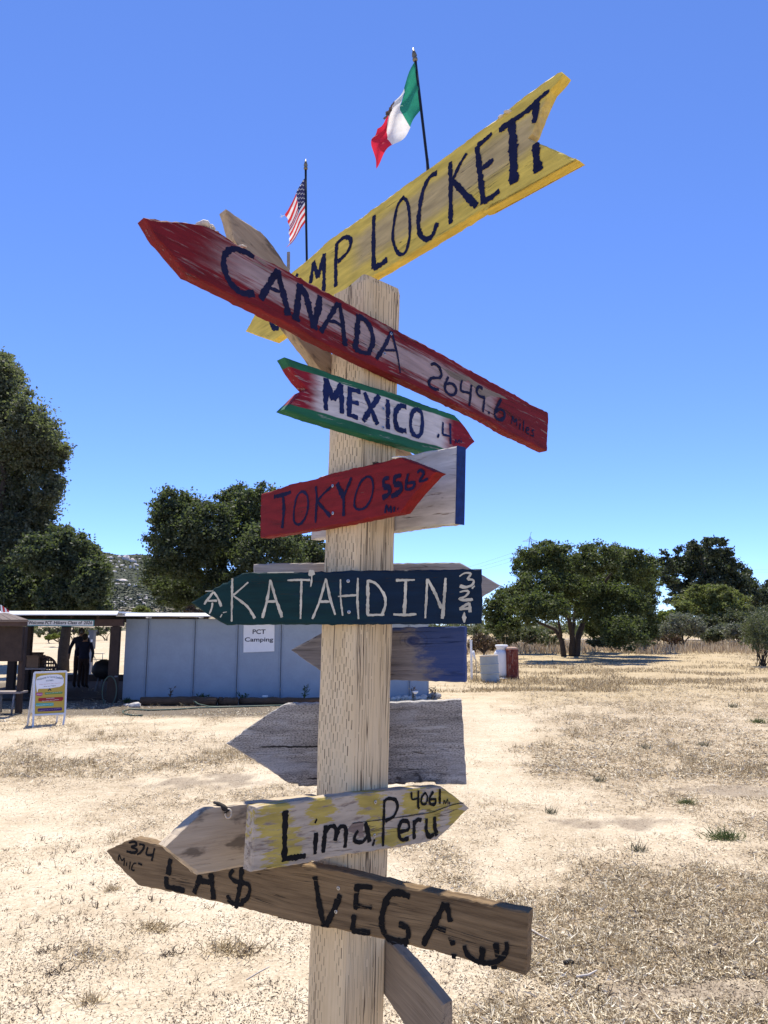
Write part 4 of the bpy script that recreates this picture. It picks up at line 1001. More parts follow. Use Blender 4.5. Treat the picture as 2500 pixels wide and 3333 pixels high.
bm = bmesh.new(); tube(bm, [(-.035, .005, .014), (-.02, -.004, .012), (-.008, -.006, .004), (.004, -.008, -.004), (-.004, -.009, -.010)], [.003, .005, .008, .007, .003], 7); from_bm('string', bm, M_dark, o, smooth=True)
bm = bmesh.new(); tube(bm, [(.006+.008*math.cos(a), -.010, -.010+.011*math.sin(a)) for a in np.linspace(0, 6.28, 16)], .0022, 6); from_bm('ring', bm, M_shell, o, smooth=True)
def build_fly():
    p = on_board(YAW_L, .0385, px('E', 922, 203), .010); o = empty('fly', p, R(20)); tag(o, 'black fly sitting on the top edge of the red TOKYO board', 'fly')
    bm = bmesh.new()
    for (x, z, r, s) in ((0, 0, .0052, (1.5, 1, .9)), (.0075, .001, .0036, (1, 1.1, 1)), (-.008, -.0005, .0040, (1.7, 1, .8))):
        b = bmesh.new(); bmesh.ops.create_icosphere(b, subdivisions=2, radius=r)
        for v in b.verts: v.co = Vector((v.co.x*s[0]+x, v.co.y*s[1], v.co.z*s[2]+z))
        me = bpy.data.meshes.new('t'); b.to_mesh(me); b.free(); bm.from_mesh(me); bpy.data.meshes.remove(me)
    from_bm('body', bm, M_dark, o, smooth=True)
    for sgn in (-1, 1):
        bm = bmesh.new(); f = [bm.verts.new(v) for v in ((.002, sgn*.002, .004), (-.012, sgn*.003, .0055), (-.015, sgn*.008, .004), (-.006, sgn*.008, .0045))]; bm.faces.new(f)
        from_bm('wing', bm, simple('fly wing', (.12, .12, .13), .3), o)
        for k in range(3):
            tube_obj('leg', [(.004-k*.004, sgn*.003, -.001), (.006-k*.005, sgn*.008, .001), (.007-k*.006, sgn*.010, -.0055)], .0006, M_dark, o, 5)
build_fly()
# ================================================================== TEXT
def text_mesh(body, offset=0.0, shear=0.0, align='LEFT'):
    cu = bpy.data.curves.new('txt', 'FONT'); cu.body = body; cu.size = 1; cu.offset = offset; cu.shear = shear; cu.align_x = align; cu.resolution_u = 3
    ob = bpy.data.objects.new('txt', cu); COL.objects.link(ob)
    dg = bpy.context.evaluated_depsgraph_get(); dg.update()
    me = bpy.data.meshes.new_from_object(ob.evaluated_get(dg))
    bpy.data.objects.remove(ob); bpy.data.curves.remove(cu); return me
def text_fit(name, body, x0, y0, x1, y1, z, mat, parent, offset=0.0, shear=0.0, rot=0.0):
    """flat lettering filling the rectangle x0..x1, y0..y1 of the parent's face"""
    me = text_mesh(body, offset, shear)
    n = len(me.vertices); co = np.zeros(n*3); me.vertices.foreach_get('co', co); co = co.reshape(-1, 3)
    lo, hi = co.min(0), co.max(0)
    sx, sy = (x1-x0)/(hi[0]-lo[0]), (y1-y0)/(hi[1]-lo[1])
    co[:, 0] = (co[:, 0]-(lo[0]+hi[0])/2)*sx; co[:, 1] = (co[:, 1]-(lo[1]+hi[1])/2)*sy; co[:, 2] = z
    c, s = math.cos(rot), math.sin(rot); x = co[:, 0]*c-co[:, 1]*s+(x0+x1)/2; y = co[:, 0]*s+co[:, 1]*c+(y0+y1)/2
    co[:, 0], co[:, 1] = x, y
    me.vertices.foreach_set('co', co.ravel()); me.update(); me.materials.clear(); me.name = name
    return link(name, me, mat, parent)
def flat_poly(name, P, z, mat, parent, matrix=None):
    bm = bmesh.new(); f = bm.faces.new([bm.verts.new((p[0], p[1], z)) for p in P]); bm.normal_update(); bmesh.ops.triangulate(bm, faces=[f])
    bm.normal_update()
    if bm.faces[:] and sum(f.normal.z for f in bm.faces) < 0: bmesh.ops.reverse_faces(bm, faces=bm.faces)
    return from_bm(name, bm, mat, parent, recalc=False)

# ================================================================== BLUE SHED
M_shed = simple('blue grey painted metal', (.29, .34, .40), .55, 0, .10, 3, .05)
M_shed2 = simple('blue grey ribs', (.26, .31, .375), .55, 0, .10, 3, .05)
M_white = simple('white paint', (.78, .78, .77), .5, 0, .05, 5, .05)
M_galv = simple('galvanised sheet', (.62, .64, .66), .4, .3, .1, 4, .1)
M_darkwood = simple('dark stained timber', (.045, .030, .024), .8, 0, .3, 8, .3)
M_brown = simple('brown painted timber', (.075, .045, .035), .75, 0, .25, 8, .3)
M_shingle = simple('brown asphalt shingle', (.17, .135, .12), .9, 0, .3, 60, .5)
M_paper = simple('white sheet', (.80, .80, .80), .6, 0, .03, 8, .02)
M_black = simple('black print', (.015, .015, .017), .6, 0, .1)
sL, sR = ground(px('U', 70, 425)), ground(px('U', 1572, 412))
sh_ang = math.atan2(sR[1]-sL[1], sR[0]-sL[0]); sh_len = float(np.hypot(*(sR-sL)[:2]))
shed = empty('shed', (sL[0], sL[1], 0), sh_ang); tag(shed, 'long low blue grey metal shed with a thin flat white edged roof', 'shed')
H_SHED = 1.91
def build_shed():
    shp = Plane((sL[0], sL[1], 0), (math.sin(sh_ang), -math.cos(sh_ang), 0))
    seams = [0]+[shp.loc(px('U', u, 250))[0] for u in (192, 424, 636, 850)]
    while seams[-1]+1.05 < sh_len: seams.append(seams[-1]+1.04)
    seams.append(sh_len)
    for a, b in zip(seams, seams[1:]):
        box_obj('wall_panel', (a+.006, b-.006, 0, .04, .02, H_SHED), M_shed, shed, bevel=.006)
        if a > 0:
            for dx in (-.035, .035): box_obj('seam_rib', (a+dx-.012, a+dx+.012, -.014, .002, .02, H_SHED-.004), M_shed2, shed, bevel=.004)
    box_obj('side_wall', (sh_len-.004, sh_len+.036, .043, 2.8, .02, H_SHED), M_shed, shed)
    box_obj('back_wall', (.02, sh_len-.01, 2.76, 2.80, .02, H_SHED), M_shed, shed)
    box_obj('side_wall', (0, .04, .043, 2.755, .02, H_SHED), M_shed, shed)
    bm = bmesh.new(); box(bm, -.1, sh_len+.15, -.42, 3.0, 0, .035)
    for v in bm.verts: v.co.z += 2.005+(v.co.y+.42)*.02
    from_bm('roof', bm, M_galv, shed)
    # sloping white drip edge along the front, lit from above
    bm = bmesh.new()
    a = [bm.verts.new(v) for v in ((-.1, -.50, 1.985), (sh_len+.15, -.50, 1.985), (sh_len+.15, -.424, 2.042), (-.1, -.424, 2.042))]; bm.faces.new(a)
    r = bmesh.ops.extrude_face_region(bm, geom=bm.faces[:]); bmesh.ops.translate(bm, verts=[v for v in r['geom'] if isinstance(v, bmesh.types.BMVert)], vec=(0, .003, -.02))
    from_bm('roof_edge', bm, M_white, shed)
    x = .55
    while x < sh_len:
        box_obj('roof_bracket', (x, x+.05, -.40, .002, 1.925, 2.0), M_white, shed); x += 1.22
    return shp
shp = build_shed()
# paper sign on the shed
q = [px('U', *p) for p in ((668, 40), (820, 45), (819, 181), (667, 187))]
ps = Plane(shp.o+shp.n*.024, shp.n); L = [ps.loc(v) for v in q]
c0 = (sum(v[0] for v in L)/4, sum(v[1] for v in L)/4); pm_ = Plane(ps.o+ps.x*c0[0]+ps.y*c0[1], ps.n)
pcamp = empty('paper_sign', matrix=pm_.matrix()); tag(pcamp, 'white paper sign reading PCT Camping fixed to the blue shed', 'sign')
L = [pm_.loc(v) for v in q]; bm = bmesh.new()
f = bm.faces.new([bm.verts.new((v[0], v[1], 0)) for v in L]); r = bmesh.ops.extrude_face_region(bm, geom=[f]); bmesh.ops.translate(bm, verts=[v for v in r['geom'] if isinstance(v, bmesh.types.BMVert)], vec=(0, 0, -.006))
from_bm('sheet', bm, M_paper, pcamp)
def rect(pl, cr, xa, ya, xb, yb):
    a, b = pl.loc(px(cr, xa, yb)), pl.loc(px(cr, xb, ya)); return a[0], a[1], b[0], b[1]
M_grey_ink = simple('dark grey print', (.035, .035, .05), .6, 0, .1)
text_fit('lettering', 'PCT', *rect(pm_, 'U', 712, 73, 776, 96), .002, M_grey_ink, pcamp, .022)
text_fit('lettering', 'Camping', *rect(pm_, 'U', 673, 112, 814, 140), .002, M_grey_ink, pcamp, .022)

# ================================================================== OPEN SHELTER beside the shed
SF = 17.30                                      # front line of the shelter
def X(qx, y): return float(at((qx, 2100), y)[0])
shelter = empty('shelter', (0, SF, 0)); tag(shelter, 'open dark timber shelter with a flat roof and posts, left of the shed', 'shelter')
def sbox(name, xa, xb, ya, yb, za, zb, mat, bevel=.008):
    return box_obj(name, (xa, xb, ya-SF, yb-SF, za, zb), mat, shelter, bevel=bevel)
xl, xr_ = X(-260, SF), X(396, SF)+.03
def build_shelter():
    sbox('roof', xl, xr_-.02, SF-.30, 24.5, 2.03, 2.07, M_galv)
    bm = bmesh.new()
    a = [bm.verts.new(v) for v in ((xl, -.40, 2.005), (xr_-.03, -.40, 2.005), (xr_-.03, -.305, 2.085), (xl, -.305, 2.085))]; bm.faces.new(a)
    r = bmesh.ops.extrude_face_region(bm, geom=bm.faces[:]); bmesh.ops.translate(bm, verts=[v for v in r['geom'] if isinstance(v, bmesh.types.BMVert)], vec=(0, .003, -.02))
    from_bm('roof_edge', bm, M_white, shelter)
    sbox('front_beam', xl, xr_-.03, SF, SF+.12, 1.74, 1.90, M_brown)
    sbox('back_beam', xl, xr_-.03, 24.0, 24.12, 1.86, 2.02, M_darkwood)
    x = xl+.3
    while x < xr_-.1:
        sbox('rafter', x, x+.06, SF+.02, 24.2, 1.905, 2.028, M_darkwood); x += .62
    # posts: two at the front, two at the back, leaning brace
    for qa, qb, y in ((356, 386, SF+.02), (82, 99, SF+2.2), (362, 380, 23.9), (28, 53, 19.5)):
        sbox('post', X(qa, y), X(qb, y), y, y+.14, 0, 1.90 if y > SF+1 else 1.735, M_darkwood)
    sbox('low_wall', xl, xr_-.1, 23.6, 23.7, 0, .24, M_darkwood)
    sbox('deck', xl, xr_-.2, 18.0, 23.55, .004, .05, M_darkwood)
build_shelter()
# banner
bp = Plane((0, SF-.012, 1.8), (0, -1, 0)); q4 = [px('R', *p) for p in ((357, 270), (1274, 281), (1270, 370), (353, 364))]
L = [bp.loc(v) for v in q4]; cb = np.mean(L, 0); bp = Plane(bp.o+bp.x*cb[0]+bp.y*cb[1], bp.n); L = [bp.loc(v) for v in q4]
ban = empty('banner', matrix=bp.matrix()); tag(ban, 'white banner with teal border welcoming hikers on the shelter beam', 'banner')
M_teal = simple('teal border', (.05, .25, .27), .6, 0, .08)
bm = bmesh.new(); f = bm.faces.new([bm.verts.new((v[0], v[1], 0)) for v in L]); r = bmesh.ops.extrude_face_region(bm, geom=[f]); bmesh.ops.translate(bm, verts=[v for v in r['geom'] if isinstance(v, bmesh.types.BMVert)], vec=(0, 0, -.008))
from_bm('border', bm, M_teal, ban)
I = inset([Vector(v) for v in L[::-1]], .028)
flat_poly('panel', I, .002, M_paper, ban)
wx = [L[0][0]+.045, L[1][0]-.04]; wh = L[0][1]-L[3][1]
words = [('Welcome', 388, 592), ('PCT', 612, 703), ('Hikers', 728, 896), ('Class', 916, 1040), ('of', 1060, 1112), ('2026', 1130, 1246)]
for wd_, xa, xb in words:
    a = bp.loc(px('R', xa, 318)); b = bp.loc(px('R', xb, 322))
    text_fit('lettering', wd_, a[0], -wh*.20, b[0], wh*.27, .004, M_black, ban, .018, .15)
# string of bulbs under the beam
sb = empty('string_lights', (0, SF+.4, 0)); tag(sb, 'string of unlit bulbs hanging under the shelter beam', 'lights')
bulbs = [(555, 432), (680, 425), (888, 428), (1005, 445), (1232, 458), (1347, 415)]
P = [bp.hit(px('R', x, 378+6*((i*7) % 3)))+np.array([0, .412, 0])-np.array([0, SF+.4, 0]) for i, x in enumerate((300, 555, 680, 888, 1005, 1232, 1347, 1490))]
tube_obj('cable', P, .006, M_black, sb, 6)
M_bulb = simple('smoky glass bulb', (.05, .05, .055), .15, 0, .1)
bme = blob_mesh('bulb', .028, 2, 0, (1, 1, 1.4))
for i, (x, y) in enumerate(bulbs):
    p = bp.hit(px('R', x, y))+np.array([0, .412, 0])-np.array([0, SF+.4, 0])
    b = link('bulb', bme, M_bulb, sb, p, True)
    tube_obj('socket', [(p[0], p[1], p[2]+.03), (p[0], p[1], P[i+1][2])], .011, M_black, sb, 6)

# information kiosk with shingled roof at the far left
KY = 14.9
kio = empty('kiosk', (X(0, KY), KY, 0)); tag(kio, 'brown information kiosk with a shingled roof at the left edge', 'kiosk')
def kq(x, y, d=KY): p = at(px('R', x, y), d); return Vector(p)-Vector((X(0, KY), KY, 0))
bm = bmesh.new()
fr = [kq(-700, 292), kq(385, 286)]; bk = [kq(-560, 178, KY+.55), kq(120, 196, KY+.55)]
bm.faces.new([bm.verts.new(v) for v in (fr[0], fr[1], bk[1], bk[0])])
r = bmesh.ops.extrude_face_region(bm, geom=bm.faces[:]); bmesh.ops.translate(bm, verts=[v for v in r['geom'] if isinstance(v, bmesh.types.BMVert)], vec=(0, .01, -.03))
from_bm('roof', bm, M_shingle, kio)
for rrow in range(5):                            # courses of shingle tabs
    t0 = rrow/5
    a0, a1 = fr[0].lerp(bk[0], t0), fr[1].lerp(bk[1], t0); c0_, c1_ = fr[0].lerp(bk[0], t0+.2), fr[1].lerp(bk[1], t0+.2)
    n = 9
    for i in range(4, n):
        u0, u1 = (i+.04)/n, (i+.96)/n
        bm = bmesh.new(); up = Vector((0, -.006, .012)); f = bm.faces.new([bm.verts.new(v+up*(1+.3*random.random())) for v in (a0.lerp(a1, u0), a0.lerp(a1, u1), c0_.lerp(c1_, u1), c0_.lerp(c1_, u0))])
        r = bmesh.ops.extrude_face_region(bm, geom=[f]); bmesh.ops.translate(bm, verts=[v for v in r['geom'] if isinstance(v, bmesh.types.BMVert)], vec=(0, .003, -.009))
        from_bm('shingle', bm, M_shingle, kio)
a, b = kq(-700, 365), kq(350, 292)
box_obj('fascia', (a.x, b.x, .04, .09, a.z, b.z), M_brown, kio)
a, b = kq(-700, 850), kq(215, 368)
box_obj('notice_panel', (a.x, b.x, .3, .36, a.z, b.z), M_darkwood, kio)
for xa in (115, -480):
    a, b = kq(xa, 1000), kq(xa+105, 372); box_obj('post', (a.x, b.x, .365, .50, 0, b.z), M_darkwood, kio)
bunt = empty('bunting', kq(20, 140, KY+.7)+Vector((X(0, KY), KY, 0))); tag(bunt, 'piece of flag bunting with stripes above the kiosk roof', 'bunting')
for i in range(4):
    bm = bmesh.new(); x0 = -.03+i*.045; pv = [(x0, 0, .10-i*.028), (x0+.035, 0, .085-i*.03), (x0+.075, -.01, -.06), (x0+.03, -.01, -.06)]
    bm.faces.new([bm.verts.new(v) for v in pv]); from_bm('red_stripe' if i % 2 else 'white_stripe', bm, C_red2 if i % 2 else C_white, bunt)
bm = bmesh.new(); bm.faces.new([bm.verts.new(v) for v in ((-.16, 0, .14), (-.035, 0, .10), (-.03, 0, -.05), (-.16, 0, -.05))]); from_bm('canton', bm, C_blue, bunt)

# ---------------- furniture and people inside the shelter
M_grey = simple('grey metal', (.16, .165, .18), .5, .2, .1, 6)
M_card = simple('cardboard', (.20, .125, .075), .85, 0, .15, 12)
M_top = simple('worn table top', (.26, .22, .20), .7, 0, .15, 8)
def gp(c, x, y, d): p = at(px(c, x, y), d); return Vector(p)
TY = 18.6
def table(c, xa, xb, ytop, d, label, depth=.75):
    a, b = gp(c, xa, ytop, d), gp(c, xb, ytop, d); o = empty('table', (a.x, d, 0)); tag(o, label, 'table')
    W = b.x-a.x; h = a.z
    n = 4
    for i in range(n): box_obj('plank', (0, W, i*depth/n+.004, (i+1)*depth/n-.004, h-.04, h), M_top, o)
    for (x, y) in ((.08, .06), (W-.12, .06), (.08, depth-.1), (W-.12, depth-.1)): box_obj('leg', (x, x+.05, y, y+.05, .0, h-.042), M_grey, o)
    return o
table('R', 240, 612, 932, TY, 'long plank table under the shelter carrying a cardboard box')
bz = gp('R', 400, 932, TY).z
def box_at(name, c, xa, xb, ya, yb, d, depth, mat, label, cat, z0=None):
    a, b = gp(c, xa, yb, d), gp(c, xb, ya, d); z0 = a.z if z0 is None else z0
    o = empty(name, (a.x, d, z0)); tag(o, label, cat); return o, b.x-a.x, b.z-z0, depth
o, W_, H_, D_ = box_at('cardboard_box', 'R', 352, 524, 766, 925, TY+.1, .35, M_card, 'brown cardboard box on the shelter table', 'box', bz)
box_obj('body', (0, W_, 0, D_, 0, H_), M_card, o)
for s in (0, 1): box_obj('flap', (0, W_, (-.03 if s == 0 else D_+.005), (-.005 if s == 0 else D_+.03), H_-.02, H_+.01), M_card, o)
o, W_, H_, D_ = box_at('notebook', 'R', 312, 348, 772, 925, TY+.1, .02, M_paper, 'pale spiral bound notebook standing beside the cardboard box', 'notebook', bz)
box_obj('cover', (0, W_, 0, .015, 0, H_), simple('grey card', (.22, .21, .21), .7), o)
for i in range(7): box_obj('ring', (-.012, .006, -.005, .02, .02+i*H_/7.5, .032+i*H_/7.5), M_white, o, bevel=.002)
# basket, wicker chair, wheel
o = empty('basket', gp('R', 480, 765, TY+1.2)); o.location.z = gp('R', 480, 780, TY+1.2).z-.1; tag(o, 'shallow brown basket behind the cardboard box', 'basket')
bm = bmesh.new(); lathe(bm, [(.12, 0), (.17, .1), (.20, .2), (.185, .2), (.15, .09), (.10, .02)], 20); from_bm('bowl', bm, M_card, o, smooth=True)
bm = bmesh.new(); tube(bm, [(.2*math.cos(a), .2*math.sin(a), .205) for a in np.linspace(0, 6.28, 24)], .012, 6); from_bm('rim', bm, M_brown, o, smooth=True)
table('R', 430, 620, 800, TY+1.25, 'small side table holding a brown basket at the back of the shelter', .45).location.y = TY+1.0
c = gp('R', 640, 860, TY+.3); o = empty('wicker_chair', (c.x, c.y, 0)); tag(o, 'round backed wicker chair with its back to the lawn', 'chair')
bm = bmesh.new()
for i in range(15):
    a = math.pi*i/14; zt = .55+.42*math.sin(a)
    tube(bm, [(-.28*math.cos(a)*.8, 0, .42), (-.30*math.cos(a), -.06, .5), (-.30*math.cos(a), -.09, max(.5, zt))], .014, 5)
tube(bm, [(-.31*math.cos(a), -.09, .55+.43*math.sin(a)) for a in np.linspace(0, math.pi, 20)], .03, 7)
for zz in (.55, .64, .73, .82, .9):
    hw = .31*math.sqrt(max(.02, 1-((zz-.55)/.43)**2)); tube(bm, [(-hw, -.085, zz), (hw, -.085, zz)], .022, 5)
from_bm('backrest', bm, M_brown, o, smooth=True)
box_obj('seat', (-.28, .28, -.06, .48, .36, .42), M_brown, o, bevel=.03)
for x in (-.25, .21):
    for y in (-.05, .42): box_obj('leg', (x, x+.04, y, y+.04, 0, .36), M_brown, o)
for s in (-1, 1): tube_obj('armrest', [(s*.29, -.08, .62), (s*.30, .2, .6), (s*.28, .45, .56), (s*.27, .46, .4)], .025, M_brown, o)
c = gp('R', 800, 845, 20.5); o = empty('wheel', c); tag(o, 'pale wheel leaning at the back of the shelter', 'wheel'); rr = .16
o.rotation_euler = (0, 0, .9)
bm = bmesh.new(); tube(bm, [(rr*1.5*math.cos(a)*.9, 0, rr*1.5*math.sin(a)) for a in np.linspace(0, 6.29, 28)], .018, 6); from_bm('rim', bm, simple('pale rim', (.6, .58, .52), .5), o, smooth=True)
bm = bmesh.new(); [tube(bm, [(0, 0, 0), (rr*1.45*math.cos(a)*.9, 0, rr*1.45*math.sin(a))], .004, 4) for a in np.linspace(0, 6.28, 13)[:-1]]; from_bm('spokes', bm, M_grey, o)
bm = bmesh.new(); tube(bm, [(0, -.03, 0), (0, .03, 0)], .025, 10); from_bm('hub', bm, M_grey, o)
o.location.z = rr*1.5+.07
# bench in front on the left
a, b = gp('X', 0, 885, 15.4), gp('X', 178, 812, 15.9)
o = empty('bench', (a.x-.1, 15.2, 0)); tag(o, 'grey plank bench on splayed legs beside the kiosk', 'bench')
for i in range(3): box_obj('plank', (0, .62, i*.12, i*.12+.11, .40, .44), M_top, o)
for x in (.08, .5):
    for s, y in ((-1, .02), (1, .32)): tube_obj('leg', [(x, y, .40), (x, y+s*.06, 0)], .02, M_grey, o)
# electric pedestal outside, behind the shelter
d = 27.0; a, b = gp('R', 1165, 912, d), gp('R', 1266, 440, d)
o = empty('power_pedestal', (a.x, d, 0)); tag(o, 'grey electric meter cabinet on a tapering post behind the two people', 'cabinet')
W_ = b.x-a.x; H_ = b.z
box_obj('cabinet', (.02, W_, 0, .25, H_*.6, H_), M_grey, o); box_obj('cover', (-.0, W_+.03, -.03, .28, H_+.002, H_+.05), M_grey, o)
box_obj('meter_window', (W_*.55, W_*.9, -.012, -.002, H_*.76, H_*.82), M_white, o, bevel=.002); box_obj('tag_plate', (W_*.05, W_*.25, -.012, -.002, H_*.86, H_*.92), M_white, o, bevel=.002)
bm = bmesh.new(); box(bm, .0, W_*.85, .04, .22, 0, H_*.598)
for v in bm.verts:
    if v.co.z < .1: v.co.x -= .06
from_bm('post', bm, simple('weathered grey post', (.30, .30, .31), .7), o)
# wire rack
d = 25.5; a, b = gp('R', 1245, 960, d), gp('R', 1388, 735, d); o = empty('wire_rack', (a.x, d, 0)); tag(o, 'thin wire rack standing in the sun behind the shelter', 'rack')
W_ = b.x-a.x; H_ = b.z
for x in (0, W_): tube_obj('upright', [(x, 0, 0), (x, 0, H_)], .012, M_grey, o)
for k in range(4):
    z = H_*(.25+.25*k)
    bm = bmesh.new(); [tube(bm, [(0, y, z), (W_, y, z)], .007, 5) for y in (0, .1, .2)]; from_bm('shelf', bm, M_grey, o)
bm = bmesh.new(); [tube(bm, [(0, .01, H_*.98), (W_*t, .01, H_*.3)], .005, 4) for t in (.5, .8, 1.0)]; from_bm('brace', bm, M_grey, o)
# hoses on the right post
M_hose = simple('green garden hose', (.06, .10, .075), .5, 0, .2, 30)
hp = gp('X', 1190, 990, SF-.1); o = empty('hose', hp); tag(o, 'coiled garden hose hanging on the shelter post beside the shed', 'hose')
bm = bmesh.new(); tube(bm, [(.16*math.cos(a)+.01*a*.3, -.05-.008*a, .33*math.sin(a)) for a in np.linspace(.3, 9.6, 60)], .012, 6); from_bm('coil', bm, M_hose, o, smooth=True)
box_obj('hook', (.08, .12, -.02, .12, .30, .33), M_grey, o)
# rounded dark grill by the right post
c = gp('X', 1120, 770, 20.0); o = empty('grill', (c.x, c.y, 0)); tag(o, 'dark covered grill beside the right hand shelter post', 'grill')
bm = bmesh.new(); lathe(bm, [(.05, .35), (.22, .42), (.30, .55), (.30, .66), (.22, .80), (.06, .87)], 20); from_bm('bowl', bm, M_black, o, smooth=True)
for a in (0, 2.1, 4.2): tube_obj('leg', [(.15*math.cos(a), .15*math.sin(a), .42), (.26*math.cos(a), .26*math.sin(a), 0)], .018, M_grey, o)

# people
def person(label, loc, rz, h, arms, shirt, trousers, lean=0.0, seed=0):
    o = empty('person', loc, rz); tag(o, label, 'person', None)
    s = h/1.72
    J = dict(pel=(0, 0, .93), sp1=(0, .01, 1.08), sp2=(0, .015, 1.24), ch=(0, .0, 1.38), nk=(0, .0, 1.49), h1=(0, -.015, 1.57), h2=(0, -.02, 1.66),
             lh=(.10, 0, .90), lk=(.12, -.02, .50), la=(.13, .02, .09), lf=(.14, -.13, .03), rh=(-.10, 0, .90), rk=(-.12, -.015, .50), ra=(-.13, .02, .09), rf=(-.15, -.13, .03),
             ls=(.19, .005, 1.41), rs=(-.19, .005, 1.41))
    J.update(arms)
    E = [('pel', 'sp1'), ('sp1', 'sp2'), ('sp2', 'ch'), ('ch', 'nk'), ('nk', 'h1'), ('h1', 'h2'), ('pel', 'lh'), ('lh', 'lk'), ('lk', 'la'), ('la', 'lf'), ('pel', 'rh'), ('rh', 'rk'), ('rk', 'ra'), ('ra', 'rf'),
         ('ch', 'ls'), ('ls', 'le'), ('le', 'lw'), ('lw', 'lg'), ('ch', 'rs'), ('rs', 're'), ('re', 'rw'), ('rw', 'rg')]
    rad = dict(pel=(.165, .12), sp1=(.16, .115), sp2=(.17, .12), ch=(.165, .12), nk=(.058, .058), h1=(.072, .085), h2=(.078, .092), lh=(.095, .1), lk=(.062, .065), la=(.045, .05), lf=(.042, .03),
               ls=(.072, .072), le=(.047, .047), lw=(.034, .034), lg=(.038, .026))
    for k in list(rad):
        if k[0] == 'l': rad['r'+k[1:]] = rad[k]
    names = list(J); me = bpy.data.meshes.new('body')
    me.from_pydata([tuple(x*s for x in J[n]) for n in names], [(names.index(a), names.index(b)) for a, b in E], [])
    ob = bpy.data.objects.new('tmp', me); COL.objects.link(ob)
    m = ob.modifiers.new('skin', 'SKIN'); me.skin_vertices[0].data[0].use_root = True
    for i, n in enumerate(names): me.skin_vertices[0].data[i].radius = tuple(r*s for r in rad[n])
    ob.modifiers.new('sub', 'SUBSURF').levels = 2
    bpy.context.view_layer.update(); dg = bpy.context.evaluated_depsgraph_get()
    bme_ = bpy.data.meshes.new_from_object(ob.evaluated_get(dg)); bpy.data.objects.remove(ob)
    skin = simple('skin', (.30, .17, .11), .6); bme_.materials.clear()
    for mm in (shirt, trousers, skin, M_black): bme_.materials.append(mm)
    for p in bme_.polygons:
        z = p.center.z/s; x = abs(p.center.x)/s
        hand = min((Vector(p.center)/s-Vector(J[k])).length for k in ('lg', 'rg', 'lw', 'rw')) < .10
        p.material_index = 3 if z < .07 else (2 if (z > 1.49 or hand) else (1 if z < .95 else 0)); p.use_smooth = True
    b = link('body', bme_, None, o)
    hair = simple('dark hair', (.03, .022, .016), .8)
    hm = blob_mesh('hair', .105*s, 3, .06, (.82, .95, 1.0), seed+3)
    hv = link('hair', hm, hair, o, (0, .018*s, 1.645*s), True)
    for sg in (-1, 1):
        link('ear', blob_mesh('ear', .022*s, 2, .05, (.5, .8, 1.2)), skin, o, (sg*.082*s, -.01*s, 1.60*s), True)
        link('eye', blob_mesh('eye', .011*s, 1, 0), M_white, o, (sg*.03*s, -.093*s, 1.62*s), True)
    link('nose', blob_mesh('nose', .018*s, 2, .05, (.8, 1.2, 1.3)), skin, o, (0, -.108*s, 1.59*s), True)
    link('mouth', blob_mesh('mouth', .02*s, 2, 0, (1.2, .4, .35)), simple('lips', (.2, .07, .06), .5), o, (0, -.092*s, 1.555*s), True)
    return o
M_shirt = simple('navy shirt', (.016, .018, .035), .85); M_trou = simple('dark brown trousers', (.035, .020, .016), .85); M_shirt2 = simple('dark blue top', (.015, .018, .04), .85)
PD = 21.0
a = gp('R', 1075, 900, PD)
person('taller person in a dark shirt, one arm round the other, in the shelter', (a.x, PD, .05), R(180), 1.62,
       dict(le=(.29, .05, 1.14), lw=(.33, .0, .90), lg=(.34, -.02, .82), re=(-.27, .10, 1.20), rw=(-.30, .14, 1.08), rg=(-.31, .12, 1.02)), M_shirt, M_trou)
a = gp('R', 1150, 900, PD)
person('shorter person in a dark blue top held close by the taller one', (a.x+.03, PD-.18, .05), R(180), 1.46,
       dict(le=(.27, .06, 1.15), lw=(.20, -.10, .98), lg=(.16, -.16, .96), re=(-.31, .06, 1.14), rw=(-.25, -.02, .90), rg=(-.22, -.06, .84)), M_shirt2, M_trou, seed=4)

# ================================================================== A-FRAME SIGN
gl, gr_ = ground(px('T', 172, 1998)), ground(px('T', 1165, 1912))
xd = gr_-gl; nrm = np.cross([0, 0, 1.], xd); nrm = -nrm if nrm[1] > 0 else nrm; nrm /= np.linalg.norm(nrm); tl = R(11)
nt = nrm*math.cos(tl)+np.array([0, 0, math.sin(tl)])
ap = Plane(gl, nt, xd)
af = empty('sandwich_board', matrix=ap.matrix()); tag(af, 'white framed folding sign with a yellow poster, standing on the dirt', 'sign')
LA = lambda x, y: ap.loc(px('T', x, y))
M_alu = simple('pale aluminium frame', (.62, .63, .66), .4, .2, .05, 6)
M_yposter = simple('mustard poster', (.47, .33, .05), .55, 0, .04, 6)
fr = [LA(190, 1585), LA(1222, 1535), LA(1268, 160), LA(222, 200)]
def strip(name, a, b, wd, z0, z1, mat):
    a, b = Vector((*a, 0)), Vector((*b, 0)); d = b-a
    bm = bmesh.new(); box(bm, 0, d.length, -wd/2, wd/2, z0, z1, bevel=.006); o = from_bm(name, bm, mat, af); o.location = a; o.rotation_euler = (0, 0, math.atan2(d.y, d.x)); return o
for i in range(4): strip('frame_rail', fr[i], fr[(i+1) % 4], .034, -.012-.001*i, .014+.001*i, M_alu)
strip('leg', LA(172, 1998), fr[0], .032, -.012, .010, M_alu); strip('leg', LA(1165, 1912), fr[1], .032, -.012, .010, M_alu)
flat_poly('poster', [LA(215, 1570), LA(1200, 1525), LA(1240, 190), LA(245, 230)], .003, M_yposter, af)
bm = bmesh.new(); f = bm.faces.new([bm.verts.new((*p, -.006)) for p in (LA(215, 1570), LA(1200, 1525), LA(1240, 190), LA(245, 230))]); from_bm('backing', bm, M_alu, af)
